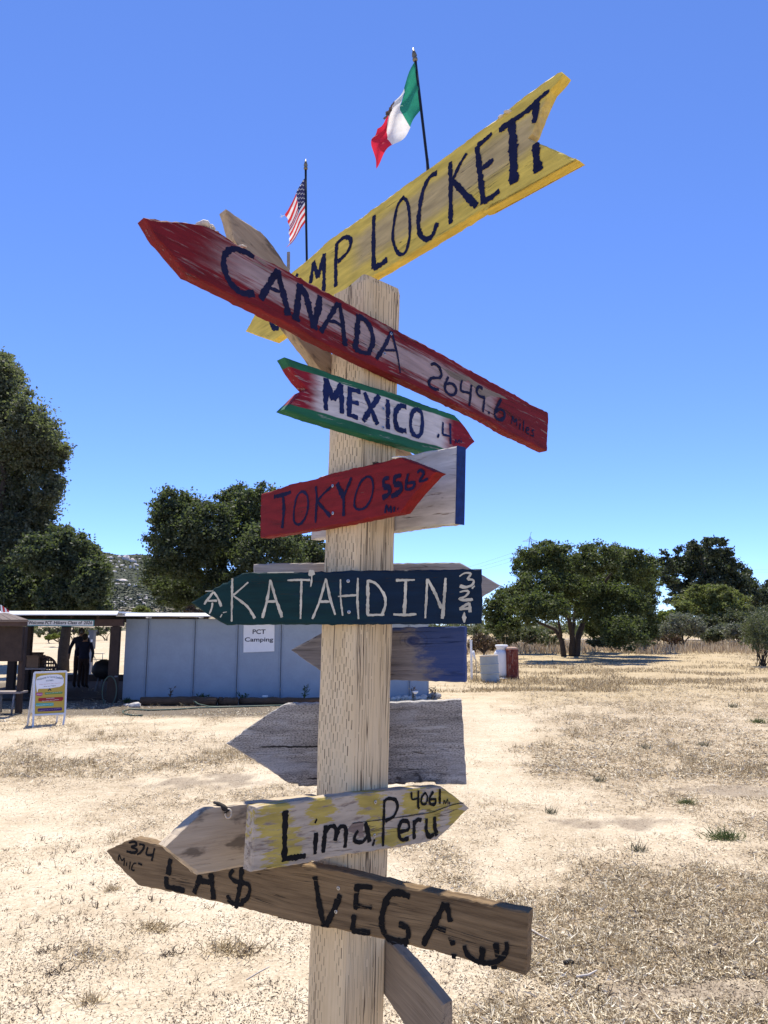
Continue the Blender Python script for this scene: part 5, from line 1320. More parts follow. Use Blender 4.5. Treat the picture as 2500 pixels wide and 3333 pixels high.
# rear leaf of the folding frame
Hf = fr[3][1]; rear = empty('rear_leaf', (0, Hf, -.02)); rear.parent = af; rear.rotation_euler = (2*tl, 0, 0)
Wf = fr[1][0]-fr[0][0]
for x in (fr[0][0]+.02, fr[1][0]-.02): box_obj('rear_leg', (x-.016, x+.016, -Hf-.12, 0, -.012, .010), M_alu, rear)
box_obj('rear_panel', (fr[0][0]+.04, fr[1][0]-.04, -Hf+.22, -.02, -.006, .004), M_white, rear)
BB = [(262, 500), (300, 360), (420, 300), (700, 262), (980, 252), (1110, 280), (1175, 390), (1180, 520), (1140, 610), (1040, 660), (700, 715), (350, 728), (322, 830), (305, 835), (285, 720)]
flat_poly('speech_bubble', [LA(*p) for p in BB], .006, M_paper, af)
M_bt = simple('blue grey print', (.06, .11, .17), .6, 0, .05); M_rt = simple('red print', (.40, .06, .07), .6, 0, .05); M_pk = simple('pink bubble', (.38, .05, .20), .6, 0, .05)
M_gn = simple('green bubble', (.12, .25, .07), .6, 0, .05); M_rd = simple('red bubble', (.30, .02, .03), .6, 0, .05); M_tl = simple('teal bubble', (.09, .36, .31), .6, 0, .05); M_pu = simple('purple bubble', (.06, .012, .13), .6, 0, .05)
def atext(body, x0, y0, x1, y1, mat, z=.009, rot=0, off=.01):
    a, b = LA(x0, y1), LA(x1, y0); text_fit('lettering', body, a[0], a[1], b[0], b[1], z, mat, af, off, 0, rot)
atext('Welcome', 295, 350, 610, 430, M_bt, rot=.22); atext('to', 632, 322, 690, 370, M_bt); atext('Camp', 715, 305, 900, 380, M_bt, rot=-.06); atext('Lockett', 920, 320, 1150, 405, M_bt, rot=-.2)
atext('(CLEEF)', 598, 428, 838, 495, M_bt, rot=.03); atext('Enjoy the PCT Class Reunion', 385, 535, 1080, 590, M_rt, rot=.03); atext('Stay the Night!', 525, 615, 918, 665, M_black, rot=.03)
flat_poly('tent_mark', [LA(*p) for p in ((652, 790), (718, 695), (782, 785), (745, 788), (718, 748), (690, 790))], .006, M_black, af)
def pill(x0, y0, x1, y1, sl, mat, tail, name='speech_bubble'):
    r = (y1-y0)*.3; P = []
    for cx, cy, a0 in ((x1-r, y1-r, 0), (x0+r, y1-r, 90), (x0+r, y0+r, 180), (x1-r, y0+r, 270)):
        for k in range(4):
            a = R(a0+k*30); P.append((cx+r*math.cos(a), cy+r*math.sin(a)))
    P = [(x, y-(x-x0)*sl) for x, y in P]
    if tail: P.insert(4 if tail > (x0+x1)/2 else 5, (tail, y1+28-(tail-x0)*sl))
    flat_poly(name, [LA(*p) for p in P], .006, mat, af)
pill(275, 855, 488, 945, .03, M_pk, 440); atext('Welcome', 290, 878, 478, 922, M_paper)
pill(560, 845, 1140, 915, .05, M_gn, 610); atext('Check in with Camp Host', 590, 828, 1120, 880, M_paper, rot=.05)
pill(345, 1030, 1160, 1140, .05, M_rd, 1130); atext('Includes', 612, 1015, 870, 1055, M_paper, rot=.03); atext('Pancake Breakfast', 470, 1075, 1015, 1132, M_paper, rot=.04)
pill(262, 1200, 850, 1300, .03, M_tl, 0); atext('Evening Movies 7pm', 275, 1218, 822, 1280, M_paper, rot=.03)
pill(325, 1370, 1125, 1475, .05, M_pu, 390); atext('Hot Showers, Restrooms, Charging Ports', 345, 1368, 1115, 1435, M_paper, rot=.05)

# ================================================================== ALONG THE SHED FOOT
M_log = plain_wood('barked log', (.13, .085, .055), (.035, .022, .016), 3, crack=1.0)
def log(c, a, b, r, d, label):
    A, B = gp(c, *a, d), gp(c, *b, d); A.z = r*.95; B.z = r*.95; D = B-A
    o = empty('log', A, math.atan2(D.y, D.x)); tag(o, label, 'log', 'logs laid along the foot of the shed')
    bm = bmesh.new(); n = 14; rs = random.Random(r*1000)
    tube(bm, [(D.length*i/n, rs.gauss(0, .006), rs.gauss(0, .006)) for i in range(n+1)], [r*(1+rs.gauss(0, .04)) for i in range(n+1)], 12)
    from_bm('trunk', bm, M_log, o, smooth=True)
    bm = bmesh.new(); lathe(bm, [(r*.93, 0), (r*.6, .006), (.01, .008)], 14, Matrix.Rotation(-math.pi/2, 4, 'Y')); from_bm('sawn_end', bm, M_card, o)
log('U', (162, 455), (535, 430), .095, 16.9, 'thickest dark log at the left, nearest the shelter')
log('U', (545, 425), (640, 424), .085, 17.0, 'shortest dark log lying in the middle of the row')
log('U', (648, 425), (1060, 422), .078, 17.1, 'long thin dark log running behind the post')
tube_obj('hose', [Vector(ground(px('U', x, y)))+Vector((0, 0, .018)) for x, y in ((175, 500), (120, 500), (80, 492), (75, 480), (110, 468), (200, 474), (330, 470), (440, 462), (600, 458), (800, 452), (1000, 446))], .016, M_hose, None)
tag(bpy.data.objects['hose.001'] if 'hose.001' in bpy.data.objects else bpy.data.objects['hose'], 'green garden hose lying on the dirt in front of the logs', 'hose')
hl = [(385, 418), (420, 425), (450, 445), (490, 456), (560, 458)]
P = [Vector(at(px('U', *hl[0]), 16.95)), Vector(at(px('U', 415, 418), 16.86)), Vector(at(px('U', 445, 440), 16.7)), Vector(ground(px('U', 500, 456))), Vector(ground(px('U', 560, 458)))]
for p in P: p.z = max(p.z, .016)
tag(tube_obj('hose', P, .015, M_hose), 'short loop of hose draped over the thick left log', 'hose')
M_rock = simple('pale rock', (.52, .49, .45), .9, 0, .2, 9, .5)
def rock(q, r, label, seed, group=None, sq=(1.2, .9, .75), mat=None, z=None):
    p = ground(q); o = link('rock', blob_mesh('rock', r, 2, .35, sq, seed), mat or M_rock); o.location = (p[0], p[1], r*.4 if z is None else z); tag(o, label, 'rock', group); return o
rock(px('U', 98, 452), .075, 'flat pale rock at the shelter corner, left of two', 1, sq=(1.3, .8, .6)); rock(px('U', 132, 456), .09, 'rounded white rock beside the end of the thickest log', 2)
rg = random.Random(5)
for i in range(9): rock(px('U', 1408+i*18, 418-(i % 3)), .055+rg.random()*.03, 'small white stone in the row at the foot of the shed corner', 10+i, 'white stones along the shed foot')
rock(px('U', 1612, 412), .13, 'grey boulder just past the right corner of the shed', 31, mat=simple('grey rock', (.32, .31, .29), .9, 0, .2, 9, .5))
def solar(c, x, y, label):
    p = gp(c, x, y, 17.4); o = empty('solar_light', (p.x, p.y, 0)); tag(o, label, 'light')
    bm = bmesh.new(); lathe(bm, [(.012, 0), (.012, p.z-.03)], 8); from_bm('stake', bm, M_grey, o)
    bm = bmesh.new(); lathe(bm, [(.03, p.z-.05), (.07, p.z-.01), (.065, p.z+.01), (.01, p.z+.015)], 16); from_bm('cap', bm, M_white, o)
solar('U', 434, 410, 'white capped garden light behind the thickest log'); solar('U', 774, 400, 'white capped garden light under the paper sign'); solar('U', 1511, 379, 'white capped garden light near the right corner of the shed')
M_weed = leaf_mat('dark weed', (.025, .05, .02), (.06, .10, .035), .25)
def weed(c, x, y0, y1, wd, d, label, n=90, mat=None, group=None, cat='weed'):
    b, t = gp(c, x, y0, d), gp(c, x, y1, d); h = t.z-max(b.z, 0); o = empty('weed', (b.x, d, 0)); tag(o, label, cat, group)
    rs = np.random.default_rng(int(x)); bm = bmesh.new(); st = []
    for i in range(4):
        dx = rs.normal(0, wd*.45); P = [(0, 0, 0), (dx*.4, rs.normal(0, .03), h*.5), (dx, rs.normal(0, .04), h*(.7+.3*rs.random()))]; st.append(P); tube(bm, P, [.008, .006, .003], 5)
    from_bm('stem', bm, M_weed if mat is None else mat, o)
    Q = []
    for i in range(n):
        P = st[i % 4]; t_ = rs.random(); a, b_, c_ = map(np.array, P); q = a*(1-t_)**2+2*b_*t_*(1-t_)+c_*t_*t_; Q.append(q+rs.normal(0, .02, 3))
    V, Fc = blades(np.array(Q), .03+.05*rs.random(n), .012+.012*rs.random(n), rs.random(n)*6.28, rs.random(n)*1.2)
    link('leaves', np_mesh('leaves', V, Fc, mat or M_weed), None, o)
weed('U', 95, 445, 420, .12, 17.3, 'low bushy weed beside the left corner of the shed', 160)
weed('U', 305, 425, 345, .10, 17.6, 'tall thin weed against the blue shed, leftmost of those on it', 40, M_twig)
weed('U', 465, 415, 378, .22, 17.6, 'broad leafy weed behind the thickest log', 220)
weed('U', 670, 412, 368, .16, 17.6, 'cluster of upright stalks under the paper sign', 90)
weed('U', 812, 408, 388, .1, 17.6, 'smallest weed on the blue shed wall', 70)
weed('U', 965, 408, 312, .16, 17.6, 'tallest branching weed against the shed, next to the post', 60)
weed('U', 1500, 400, 325, .14, 17.9, 'dry spindly weed against the right end of the shed', 50, M_twig)
weed('V', 75, 780, 660, .12, 17.8, 'dry brown stalks standing at the right corner of the shed', 60, M_twig)

# ================================================================== DRUM AND GAS CYLINDERS
def upright(c, xa, ya, xb, yb, tilt=0):
    """base point on the ground under (x, yb) and metric width/height of an upright thing"""
    g = ground(px(c, (xa+xb)/2, yb)); d = g[1]; a, b = gp(c, xa, yb, d), gp(c, xb, ya, d); return g, b.x-a.x, b.z-0
g, W_, H_ = upright('V', 508, 410, 660, 645)
r = W_/2; drum = empty('barrel', (g[0], g[1]+r*.3, 0)); drum.rotation_euler = (0, R(-3.0), 0); tag(drum, 'pale grey ribbed drum standing on the dirt', 'barrel')
M_drum = simple('pale grey green drum', (.31, .35, .36), .5, 0, .1, 4, .1); M_rim = simple('drum rim', (.50, .42, .33), .6)
bm = bmesh.new(); pr = [(r*.97, .0), (r, .02)]
for k in (.34, .67): pr += [(r, H_*k-.028), (r*1.05, H_*k-.01), (r*1.05, H_*k+.01), (r, H_*k+.028)]
pr += [(r, H_-.02)]; lathe(bm, pr, 48); from_bm('body', bm, M_drum, drum)
bm = bmesh.new(); tube(bm, [(r*.985*math.cos(a), r*.985*math.sin(a), H_-.008) for a in np.linspace(0, 2*math.pi, 40)], .016, 8); from_bm('rim', bm, M_rim, drum, smooth=True)
bm = bmesh.new(); lathe(bm, [(r*.955, H_-.05), (r*.95, H_-.04)], 32); from_bm('lid', bm, M_drum, drum)
g, W_, H_ = upright('V', 612, 318, 740, 612)
r = W_/2; tank = empty('gas_tank', (g[0]+.04, g[1]+r*.4, 0)); tag(tank, 'white propane tank with a collar, between the grey drum and the rusty cylinder', 'gas tank')
bm = bmesh.new(); lathe(bm, [(r*.75, .06), (r*.95, .13), (r, .2), (r, H_*.70), (r*.96, H_*.77), (r*.7, H_*.84), (r*.3, H_*.865)], 36); from_bm('body', bm, M_white, tank, smooth=True)
bm = bmesh.new(); lathe(bm, [(r*.62, H_*.84), (r*.68, H_*.9), (r*.82, H_*.955), (r*.84, H_*.985), (r*.7, H_), (r*.2, H_*1.0)], 32); from_bm('collar', bm, M_white, tank, smooth=True)
bm = bmesh.new(); lathe(bm, [(r*.8, 0), (r*.8, .058)], 30); from_bm('foot_ring', bm, M_black, tank, smooth=True)
g, W_, H_ = upright('V', 724, 335, 826, 615)
r = W_/2; rc = empty('gas_cylinder', (g[0], g[1]+r*.3, 0)); tag(rc, 'rusty red cylinder with a domed pale top beside the white tank', 'cylinder')
def rusty():
    k = NT('rusty red paint'); n = k.noise(k.coord(), 9, 6, .65); n2 = k.noise(k.mp((30, 30, 6)), 1, 4)
    c = k.ramp(n, [(.3, (.06, .016, .013)), (.5, (.15, .032, .022)), (.62, (.20, .06, .035))]); X_ = k.xyz()
    c = k.mix(k.m('MULTIPLY', k.sstep(n2, .56, .66), .45), c, (.40, .30, .24))
    return k.done(k.bsdf(c, .75, 0, k.bump(n, .3, .01), .2))
bm = bmesh.new(); lathe(bm, [(r, 0), (r*1.02, .05), (r, .1), (r, H_-.14), (r*.97, H_-.08)], 28); from_bm('body', bm, rusty(), rc, smooth=True)
bm = bmesh.new(); lathe(bm, [(r*.97, H_-.079), (r*.88, H_-.035), (r*.6, H_-.008), (r*.15, H_)], 28); from_bm('dome', bm, simple('faded dome', (.40, .27, .20), .8, 0, .3, 14), rc, smooth=True)
# stakes near the blue board end
g = ground(px('V', 462, 628)); d = g[1]
o = empty('stake', (g[0], d, 0)); tag(o, 'thin dark stake with a white pipe tied to it, left of the drum', 'stake')
a, b = gp('V', 455, 440, d), gp('V', 466, 628, d); tube_obj('rod', [(0, 0, 0), (a.x-b.x, 0, a.z)], .012, M_grey, o)
a2, b2 = gp('V', 430, 375, d), gp('V', 446, 445, d); tube_obj('pipe', [(b2.x-b.x, -.02, b2.z), (a2.x-b.x, -.02, a2.z+.02)], .04, M_white, o)
a2, b2 = gp('V', 405, 280, d), gp('V', 428, 438, d)
o = empty('white_post', (a2.x, d+.3, 0)); tag(o, 'white painted post at the edge of the blue ended board', 'post'); box_obj('shaft', (.02, .09, 0, .06, 0, a2.z-.04), M_white, o); box_obj('cap', (.01, .10, -.01, .07, a2.z-.038, a2.z), M_white, o)
# grey slab lying by the drum
g = ground(px('V', 690, 620)); o = empty('flat_stone', (g[0], g[1], 0)); tag(o, 'flat white stone lying at the foot of the drum', 'stone'); link('slab', blob_mesh('slab', .12, 2, .2, (1.2, .8, .3), 4), M_rock, o, (0, 0, .03))
# ================================================================== TREES AND SHRUBS
M_bark = plain_wood('dark bark', (.085, .065, .05), (.025, .02, .016), 7, crack=1.5)
M_bark2 = plain_wood('grey bark', (.11, .095, .08), (.045, .04, .034), 8, crack=1.5)
L_oak = leaf_mat('live oak leaves', (.030, .040, .024), (.11, .13, .08), .42)
L_cotton = leaf_mat('cottonwood leaves', (.075, .082, .052), (.18, .185, .125), .5)
L_right = leaf_mat('pepper tree leaves', (.032, .045, .019), (.115, .138, .06), .38)
L_dark = leaf_mat('dark pine oak leaves', (.018, .028, .020), (.065, .08, .05), .2)
L_light = leaf_mat('light green leaves', (.09, .105, .034), (.235, .245, .09), .45)
L_lime = leaf_mat('yellow green leaves', (.10, .13, .02), (.26, .28, .06), .4)
L_sage = leaf_mat('grey sage leaves', (.12, .125, .095), (.27, .27, .215), .3)
L_scrub = leaf_mat('dull scrub leaves', (.05, .058, .03), (.14, .145, .085), .25)
L_red = leaf_mat('reddish dry brush', (.07, .042, .028), (.20, .13, .085), .15)
def foliage(centers, radii, n, size, up=.35, elong=1.7, squash=.8):
    """leaf quads gathered in boughs"""
    k = len(centers); idx = rng.integers(0, k, n)
    d = rng.normal(0, 1, (n, 3)); d /= np.linalg.norm(d, axis=1)[:, None]
    rad = radii[idx]*np.minimum(np.abs(rng.normal(0, .6, n))+.1, 1.25)
    P = centers[idx]+d*rad[:, None]*np.array([1, 1, squash])
    s = size*(.6+.8*rng.random(n))
    az = rng.random(n)*6.28; pit = rng.normal(up, .55, n)
    a = np.stack([np.cos(az)*np.cos(pit), np.sin(az)*np.cos(pit), np.sin(pit)], -1)
    b = np.cross(a, rng.normal(0, 1, (n, 3))); b /= np.linalg.norm(b, axis=1)[:, None]+1e-9
    V = np.stack([P-a*(s*elong/2)[:, None], P+b*(s/2)[:, None], P+a*(s*elong/2)[:, None], P-b*(s/2)[:, None]], 1).reshape(-1, 3)
    return V, np.arange(n*4).reshape(-1, 4)
def crown_from(clumps, d, n, size, bough=.16, per=150, squash=.75, depth_k=.9, jitter=.85):
    """clumps: (cx, cy, rx, ry) in 1659-wide photo units, at depth d"""
    sc = 1.50693/FPX*d*1.0; cs = []; rs = []
    area = np.array([c[2]*c[3] for c in clumps], float); nb = max(8, n//per)
    hw = (max(c[0]+c[2] for c in clumps)-min(c[0]-c[2] for c in clumps))/2*sc*jitter; off = [(((i*.6180339)+.25) % 1*2-1)*hw for i in range(len(clumps))]
    for c, ar, of in zip(clumps, area/area.sum(), off):
        o = at(px('S', c[0], c[1]), d+of); m = max(3, int(nb*ar))
        v = rng.normal(0, 1, (m, 3)); v /= np.linalg.norm(v, axis=1)[:, None]; q = (.25+.75*rng.random(m))**.6
        cs.append(o+v*q[:, None]*np.array([c[2]*sc, c[2]*sc*depth_k, c[3]*sc])); rs.append(np.full(m, bough)*(.5+rng.random(m))*min(c[2], c[3])*sc/1.0)
    cs = np.concatenate(cs); rs = np.concatenate(rs)
    return foliage(cs, np.maximum(rs, size), n, size, squash=squash)
def tree(name, label, cat, base, d, clumps, n, size, leaf, limbs, bark=None, group=None, bough=.42, per=110, **kw):
    """limbs: list of (points in 1659 units, [radii in m]); depth wanders a little along each limb"""
    o = at(px('S', *base), d); root = empty(name, (o[0], d, 0)); tag(root, label, cat, group)
    off = Vector((o[0], d, 0)); bm = bmesh.new()
    for i, (P, rad) in enumerate(limbs):
        rs = random.Random(i+len(P)); Q = []
        for j, p in enumerate(P):
            v = Vector(at(px('S', *p), d+(0 if j == 0 else rs.uniform(-.5, .5)*j*.5)))-off
            if j == 0 and i == 0 or abs(v.z) < .15: v.z = -.1
            Q.append(v)
        m = [Q[0]]
        for a, b in zip(Q, Q[1:]):
            for t in (.33, .66, 1): m.append(a.lerp(b, t)+(Vector((rs.gauss(0, 1), rs.gauss(0, 1), rs.gauss(0, 1)))*(a-b).length*.025 if t < 1 else Vector()))
        rr = [rad[0]+(rad[-1]-rad[0])*k/(len(m)-1) for k in range(len(m))]; tube(bm, m, rr, 8)
    # twigs reaching into the crown
    from_bm('trunk', bm, bark or M_bark, root, smooth=True)
    V, Fc = crown_from(clumps, d, n, size, bough, per, **kw); V = V-np.array([o[0], d, 0])
    keepz = V.reshape(-1, 4, 3)[:, :, 2].min(1) > .02; Fc = Fc[keepz]
    me = np_mesh('crown', V, Fc, leaf); link('crown', me, None, root)
    return root
# big pale tree, left
tree('tree', 'tallest pale olive tree at the left edge', 'tree', (-20, 1400), 34, [(-30, 830, 70, 85), (20, 820, 42, 62), (-20, 900, 80, 90), (50, 930, 70, 85), (90, 960, 55, 55), (115, 985, 45, 40), (-40, 1040, 120, 110), (60, 1040, 75, 70), (100, 1060, 38, 45), (30, 1120, 95, 75), (85, 1130, 45, 60), (-40, 1190, 110, 90), (50, 1200, 65, 60)],
     160000, .085, L_cotton, [([(-20, 1400), (-15, 1250), (0, 1100), (10, 900)], [.35, .06]), ([(-15, 1250), (40, 1100)], [.12, .05])], M_bark, bough=.34, per=120, jitter=.5)
tree('tree', 'dark rounded oak in front of the tallest tree, above the shelter roof', 'tree', (140, 1400), 29, [(150, 1195, 50, 50), (110, 1250, 60, 55), (185, 1215, 38, 45), (200, 1265, 40, 50), (60, 1270, 75, 50), (150, 1290, 75, 45), (215, 1310, 28, 22), (10, 1290, 60, 45), (232, 1318, 22, 14), (222, 1245, 22, 35), (128, 1175, 32, 38), (75, 1200, 40, 40)],
     100000, .075, L_oak, [([(140, 1400), (145, 1300), (160, 1200)], [.25, .06])], bough=.36)
# oak behind the shed
tree('tree', 'broad dark oak rising behind the blue shed', 'tree', (480, 1420), 38, [(365, 1100, 42, 45), (345, 1150, 32, 60), (400, 1115, 45, 50), (450, 1140, 55, 55), (510, 1090, 55, 42), (560, 1085, 48, 40), (600, 1110, 45, 60), (540, 1140, 75, 65), (390, 1190, 70, 55), (350, 1240, 42, 45), (470, 1215, 80, 60), (580, 1200, 70, 65), (400, 1275, 75, 45), (500, 1280, 80, 45), (620, 1170, 38, 48), (610, 1260, 50, 45)],
     150000, .085, L_oak, [([(480, 1420), (478, 1320), (480, 1200), (500, 1120)], [.42, .1]), ([(478, 1320), (430, 1240), (390, 1160)], [.22, .05]), ([(479, 1280), (550, 1200), (590, 1130)], [.2, .05]), ([(480, 1250), (420, 1180), (410, 1110)], [.14, .04])], bough=.36)
tree('tree', 'smaller grey green tree showing between the broad oak and the post', 'tree', (672, 1400), 42, [(665, 1195, 32, 28), (680, 1180, 25, 26), (650, 1180, 25, 25), (690, 1215, 22, 30), (668, 1240, 40, 40)], 22000, .09, leaf_mat('grey green oak leaves', (.04, .05, .028), (.10, .115, .065), .25), [([(672, 1400), (672, 1280), (675, 1190)], [.2, .05])])
# right hand tree
tree('tree', 'spreading green tree on two trunks with a pool of shade, right of the signpost', 'tree', (1240, 1420), 43, [(1175, 1200, 48, 32), (1140, 1222, 38, 32), (1215, 1212, 45, 35), (1290, 1208, 45, 32), (1330, 1205, 40, 28), (1372, 1222, 42, 35), (1255, 1250, 70, 45), (1340, 1258, 70, 45), (1170, 1262, 62, 32), (1120, 1295, 60, 34), (1078, 1318, 38, 34), (1160, 1310, 55, 30), (1235, 1300, 60, 36), (1320, 1310, 70, 45), (1385, 1290, 42, 50), (1395, 1345, 26, 36), (1345, 1365, 42, 34), (1290, 1350, 36, 30), (1085, 1350, 34, 22), (1405, 1240, 24, 30), (1252, 1222, 38, 28), (1258, 1275, 55, 32)],
     230000, .075, L_right, [([(1218, 1419), (1214, 1385), (1200, 1360), (1165, 1345), (1125, 1325)], [.17, .05]), ([(1242, 1421), (1248, 1380), (1262, 1340), (1300, 1270), (1330, 1220)], [.23, .05]), ([(1236, 1420), (1236, 1370), (1225, 1325), (1195, 1250), (1180, 1210)], [.19, .05]), ([(1236, 1372), (1240, 1340), (1258, 1260)], [.14, .05]), ([(1212, 1375), (1206, 1335), (1180, 1290)], [.1, .04])], bough=.36, per=130, jitter=1.5)
# far trees on the right
tree('tree', 'dark tall tree standing farthest right against the sky', 'tree', (1530, 1370), 88, [(1432, 1212, 24, 20), (1480, 1205, 32, 26), (1510, 1185, 34, 20), (1545, 1182, 28, 20), (1520, 1215, 55, 35), (1555, 1215, 38, 32), (1585, 1240, 36, 28), (1605, 1265, 34, 30), (1622, 1285, 16, 24), (1470, 1245, 45, 32), (1560, 1262, 60, 32), (1440, 1245, 20, 20), (1510, 1290, 75, 28)],
     60000, .19, L_dark, [([(1530, 1370), (1528, 1290), (1525, 1250), (1515, 1200)], [.6, .1]), ([(1528, 1280), (1565, 1240)], [.2, .05])], bough=.36, per=110)
tree('tree', 'domed olive green tree in front of the dark tall tree', 'tree', (1535, 1370), 76, [(1535, 1283, 48, 22), (1500, 1300, 45, 25), (1570, 1300, 45, 25), (1470, 1322, 26, 24), (1600, 1318, 26, 20), (1535, 1315, 70, 25)], 46000, .14, L_light, [([(1535, 1370), (1533, 1310), (1530, 1285)], [.3, .08]), ([(1534, 1340), (1500, 1305)], [.18, .05]), ([(1534, 1335), (1570, 1300)], [.18, .05])], M_bark2, bough=.34)
def shrub(label, base, d, clumps, n, size, leaf, stems=5, group=None, bark=None, name='shrub', cat='shrub', sr=.05, bs=4, **kw):
    cx = np.mean([c[0] for c in clumps]); limbs = []
    rs = random.Random(int(base[0]))
    for i in range(stems):
        c = clumps[i % len(clumps)]; limbs.append(([(base[0]+rs.uniform(-bs, bs), base[1]), ((base[0]+c[0])/2+rs.uniform(-6, 6), (base[1]+c[1])/2), (c[0]+rs.uniform(-.7, .7)*c[2], c[1]-rs.random()*c[3]*.7)], [sr, sr*.25]))
    return tree(name, label, cat, base, d, clumps, n, size, leaf, limbs, bark, group, **kw)
shrub('bright yellow green bush between the spreading tree and the domed tree', (1432, 1370), 70, [(1428, 1340, 16, 16), (1440, 1330, 14, 14), (1420, 1352, 14, 12)], 8000, .12, L_lime)
shrub('grey bush on a short dark twisted trunk', (1476, 1392), 56, [(1478, 1345, 42, 20), (1450, 1360, 34, 16), (1505, 1358, 28, 16)], 15000, .075, L_sage, 7, bark=M_bark, bough=.5)
shrub('pale sage bush left of the twisted trunk, beside the spreading tree', (1420, 1385), 60, [(1418, 1360, 28, 16), (1435, 1368, 26, 12)], 9000, .09, L_sage)
shrub('pale sage bush in the middle of the far brush', (1560, 1382), 64, [(1560, 1362, 28, 14), (1575, 1368, 22, 12)], 9000, .09, L_sage)
shrub('low sage bush between two others in the far brush', (1520, 1384), 66, [(1522, 1370, 24, 11)], 6000, .09, L_sage)
shrub('dull dark green thicket behind the sage bushes', (1545, 1375), 70, [(1520, 1345, 40, 16), (1560, 1348, 40, 18), (1590, 1345, 30, 20)], 22000, .12, L_scrub)
shrub('olive thicket at the right edge behind the sparse bush', (1632, 1380), 62, [(1630, 1350, 30, 24), (1655, 1340, 30, 30), (1605, 1362, 24, 16), (1680, 1350, 40, 30)], 20000, .11, L_scrub)
shrub('tall dark bush on the horizon at the right edge', (1660, 1370), 110, [(1650, 1290, 22, 20), (1680, 1280, 40, 30), (1640, 1315, 26, 25)], 16000, .2, L_dark)
shrub('sparse wispy bush on many bare stems at the right edge', (1640, 1432), 33, [(1640, 1352, 28, 22), (1668, 1345, 36, 28), (1622, 1375, 20, 22), (1655, 1385, 34, 22), (1690, 1380, 30, 30)], 9500, .045, leaf_mat('wispy grey green', (.05, .06, .035), (.14, .15, .09), .3), 18, bark=M_bark, bough=.7, per=60, sr=.022, bs=13)
shrub('reddish brown dry brush heap left of the drum', (1045, 1408), 29, [(1040, 1385, 22, 18), (1062, 1392, 24, 14), (1025, 1392, 14, 14)], 9000, .04, L_red, 6, bark=M_bark)
shrub('grey brown undergrowth low behind the spreading tree, left of its trunks', (1130, 1405), 52, [(1095, 1372, 45, 18), (1150, 1375, 40, 15), (1190, 1385, 30, 12)], 16000, .08, L_scrub)
shrub('low dark undergrowth right of the spreading tree trunks', (1330, 1402), 50, [(1310, 1385, 40, 13), (1360, 1388, 34, 12), (1390, 1392, 24, 9)], 12000, .075, L_scrub)
shrub('tan dry bush peeping over the shed roof beside the dark green board', (420, 1345), 33, [(418, 1325, 24, 14), (440, 1330, 18, 10)], 7000, .05, L_red)
shrub('light green bush beyond the shed roof below the rocky hill', (312, 1345), 60, [(305, 1322, 18, 14), (318, 1330, 16, 12), (295, 1334, 14, 9)], 9000, .09, L_light)
for i, (bx, d, c, lf, lb) in enumerate([((105, 1385), 75, [(100, 1366, 26, 10), (125, 1368, 22, 9)], L_scrub, 'grey green scrub seen through the shelter, at the left'), ((160, 1385), 95, [(150, 1366, 30, 8), (185, 1364, 30, 8)], L_scrub, 'band of scrub seen through the shelter behind the people'),
      ((228, 1383), 90, [(225, 1364, 26, 8), (205, 1366, 20, 7)], L_scrub, 'scrub seen through the shelter at its right'), ((128, 1386), 62, [(128, 1373, 18, 5), (112, 1376, 16, 5)], L_lime, 'yellow green low bush seen through the shelter')]):
    shrub(lb, bx, d, c, 6000, .1, lf)
for bx, d, c, lf, lb in (((1405, 1392), 57, [(1402, 1372, 22, 14), (1388, 1380, 16, 10)], L_sage, 'low grey bush at the foot of the spreading tree, right of its crown'),
      ((1598, 1393), 55, [(1596, 1366, 26, 18), (1612, 1372, 20, 14)], L_sage, 'grey green bush between the pale sage bush and the sparse wispy one'),
      ((1535, 1393), 58, [(1540, 1374, 22, 12)], L_scrub, 'small olive bush low in front of the far brush'),
      ((1585, 1375), 72, [(1580, 1338, 32, 22), (1612, 1330, 28, 24)], L_scrub, 'tall olive brush below the dark tree at the right'),
      ((1640, 1392), 52, [(1632, 1360, 24, 24), (1656, 1352, 26, 28)], leaf_mat('olive grey leaves', (.06, .066, .04), (.15, .155, .10), .3), 'dense olive grey brush right behind the sparse wispy bush'),
      ((1455, 1394), 54, [(1452, 1380, 20, 9)], L_red, 'dry brown low brush left of the twisted trunk')):
    shrub(lb, bx, d, c, 9000, .085, lf, jitter=.5)
# far-off wood and brush reading as one mass along the horizon
def far_brush():
    n = 1500; a = rng.uniform(-.75, .75, n); d = rng.uniform(120, 260, n); x = a*d; gap = (x/d > -.47) & (x/d < -.30) & (d < 240)
    x, d = x[~gap], d[~gap]; h = rng.uniform(.5, 2.4, len(x))*(1+1.0*(rng.random(len(x)) > .9))
    cs = np.stack([x, d, h*.6], -1); V, Fc = foliage(cs, h*1.3, 90000, .42, squash=.55)
    k = V.reshape(-1, 4, 3)[:, :, 2].min(1) > 0
    tag(link('far_brush', np_mesh('far_brush', V, Fc[k], L_scrub)), kind='stuff')
far_brush()
# tall dry grass behind the tree, right
def tall_grass():
    M1 = island_mat('tall dry grass', [(0, (.20, .125, .08)), (.4, (.42, .33, .22)), (.8, (.58, .49, .34)), (1, (.68, .60, .44))], .85, .35)
    n = 30000; y = rng.uniform(46, 70, n); x = rng.uniform(-.16, .62, n)*y; keep = fbm(x*.35, y*.35, 3) > .36; x, y = x[keep], y[keep]; n = len(x)
    L = rng.gamma(4, .085, n)+.12
    V, Fc = blades(np.stack([x, y, 0*x-.02], -1), L, .018+.03*rng.random(n), rng.random(n)*6.28, 1.0+.5*rng.random(n), rng.normal(0, .12, n))
    tag(link('tall_dry_grass', np_mesh('tall_dry_grass', V, Fc, M1)), kind='stuff')
tall_grass()
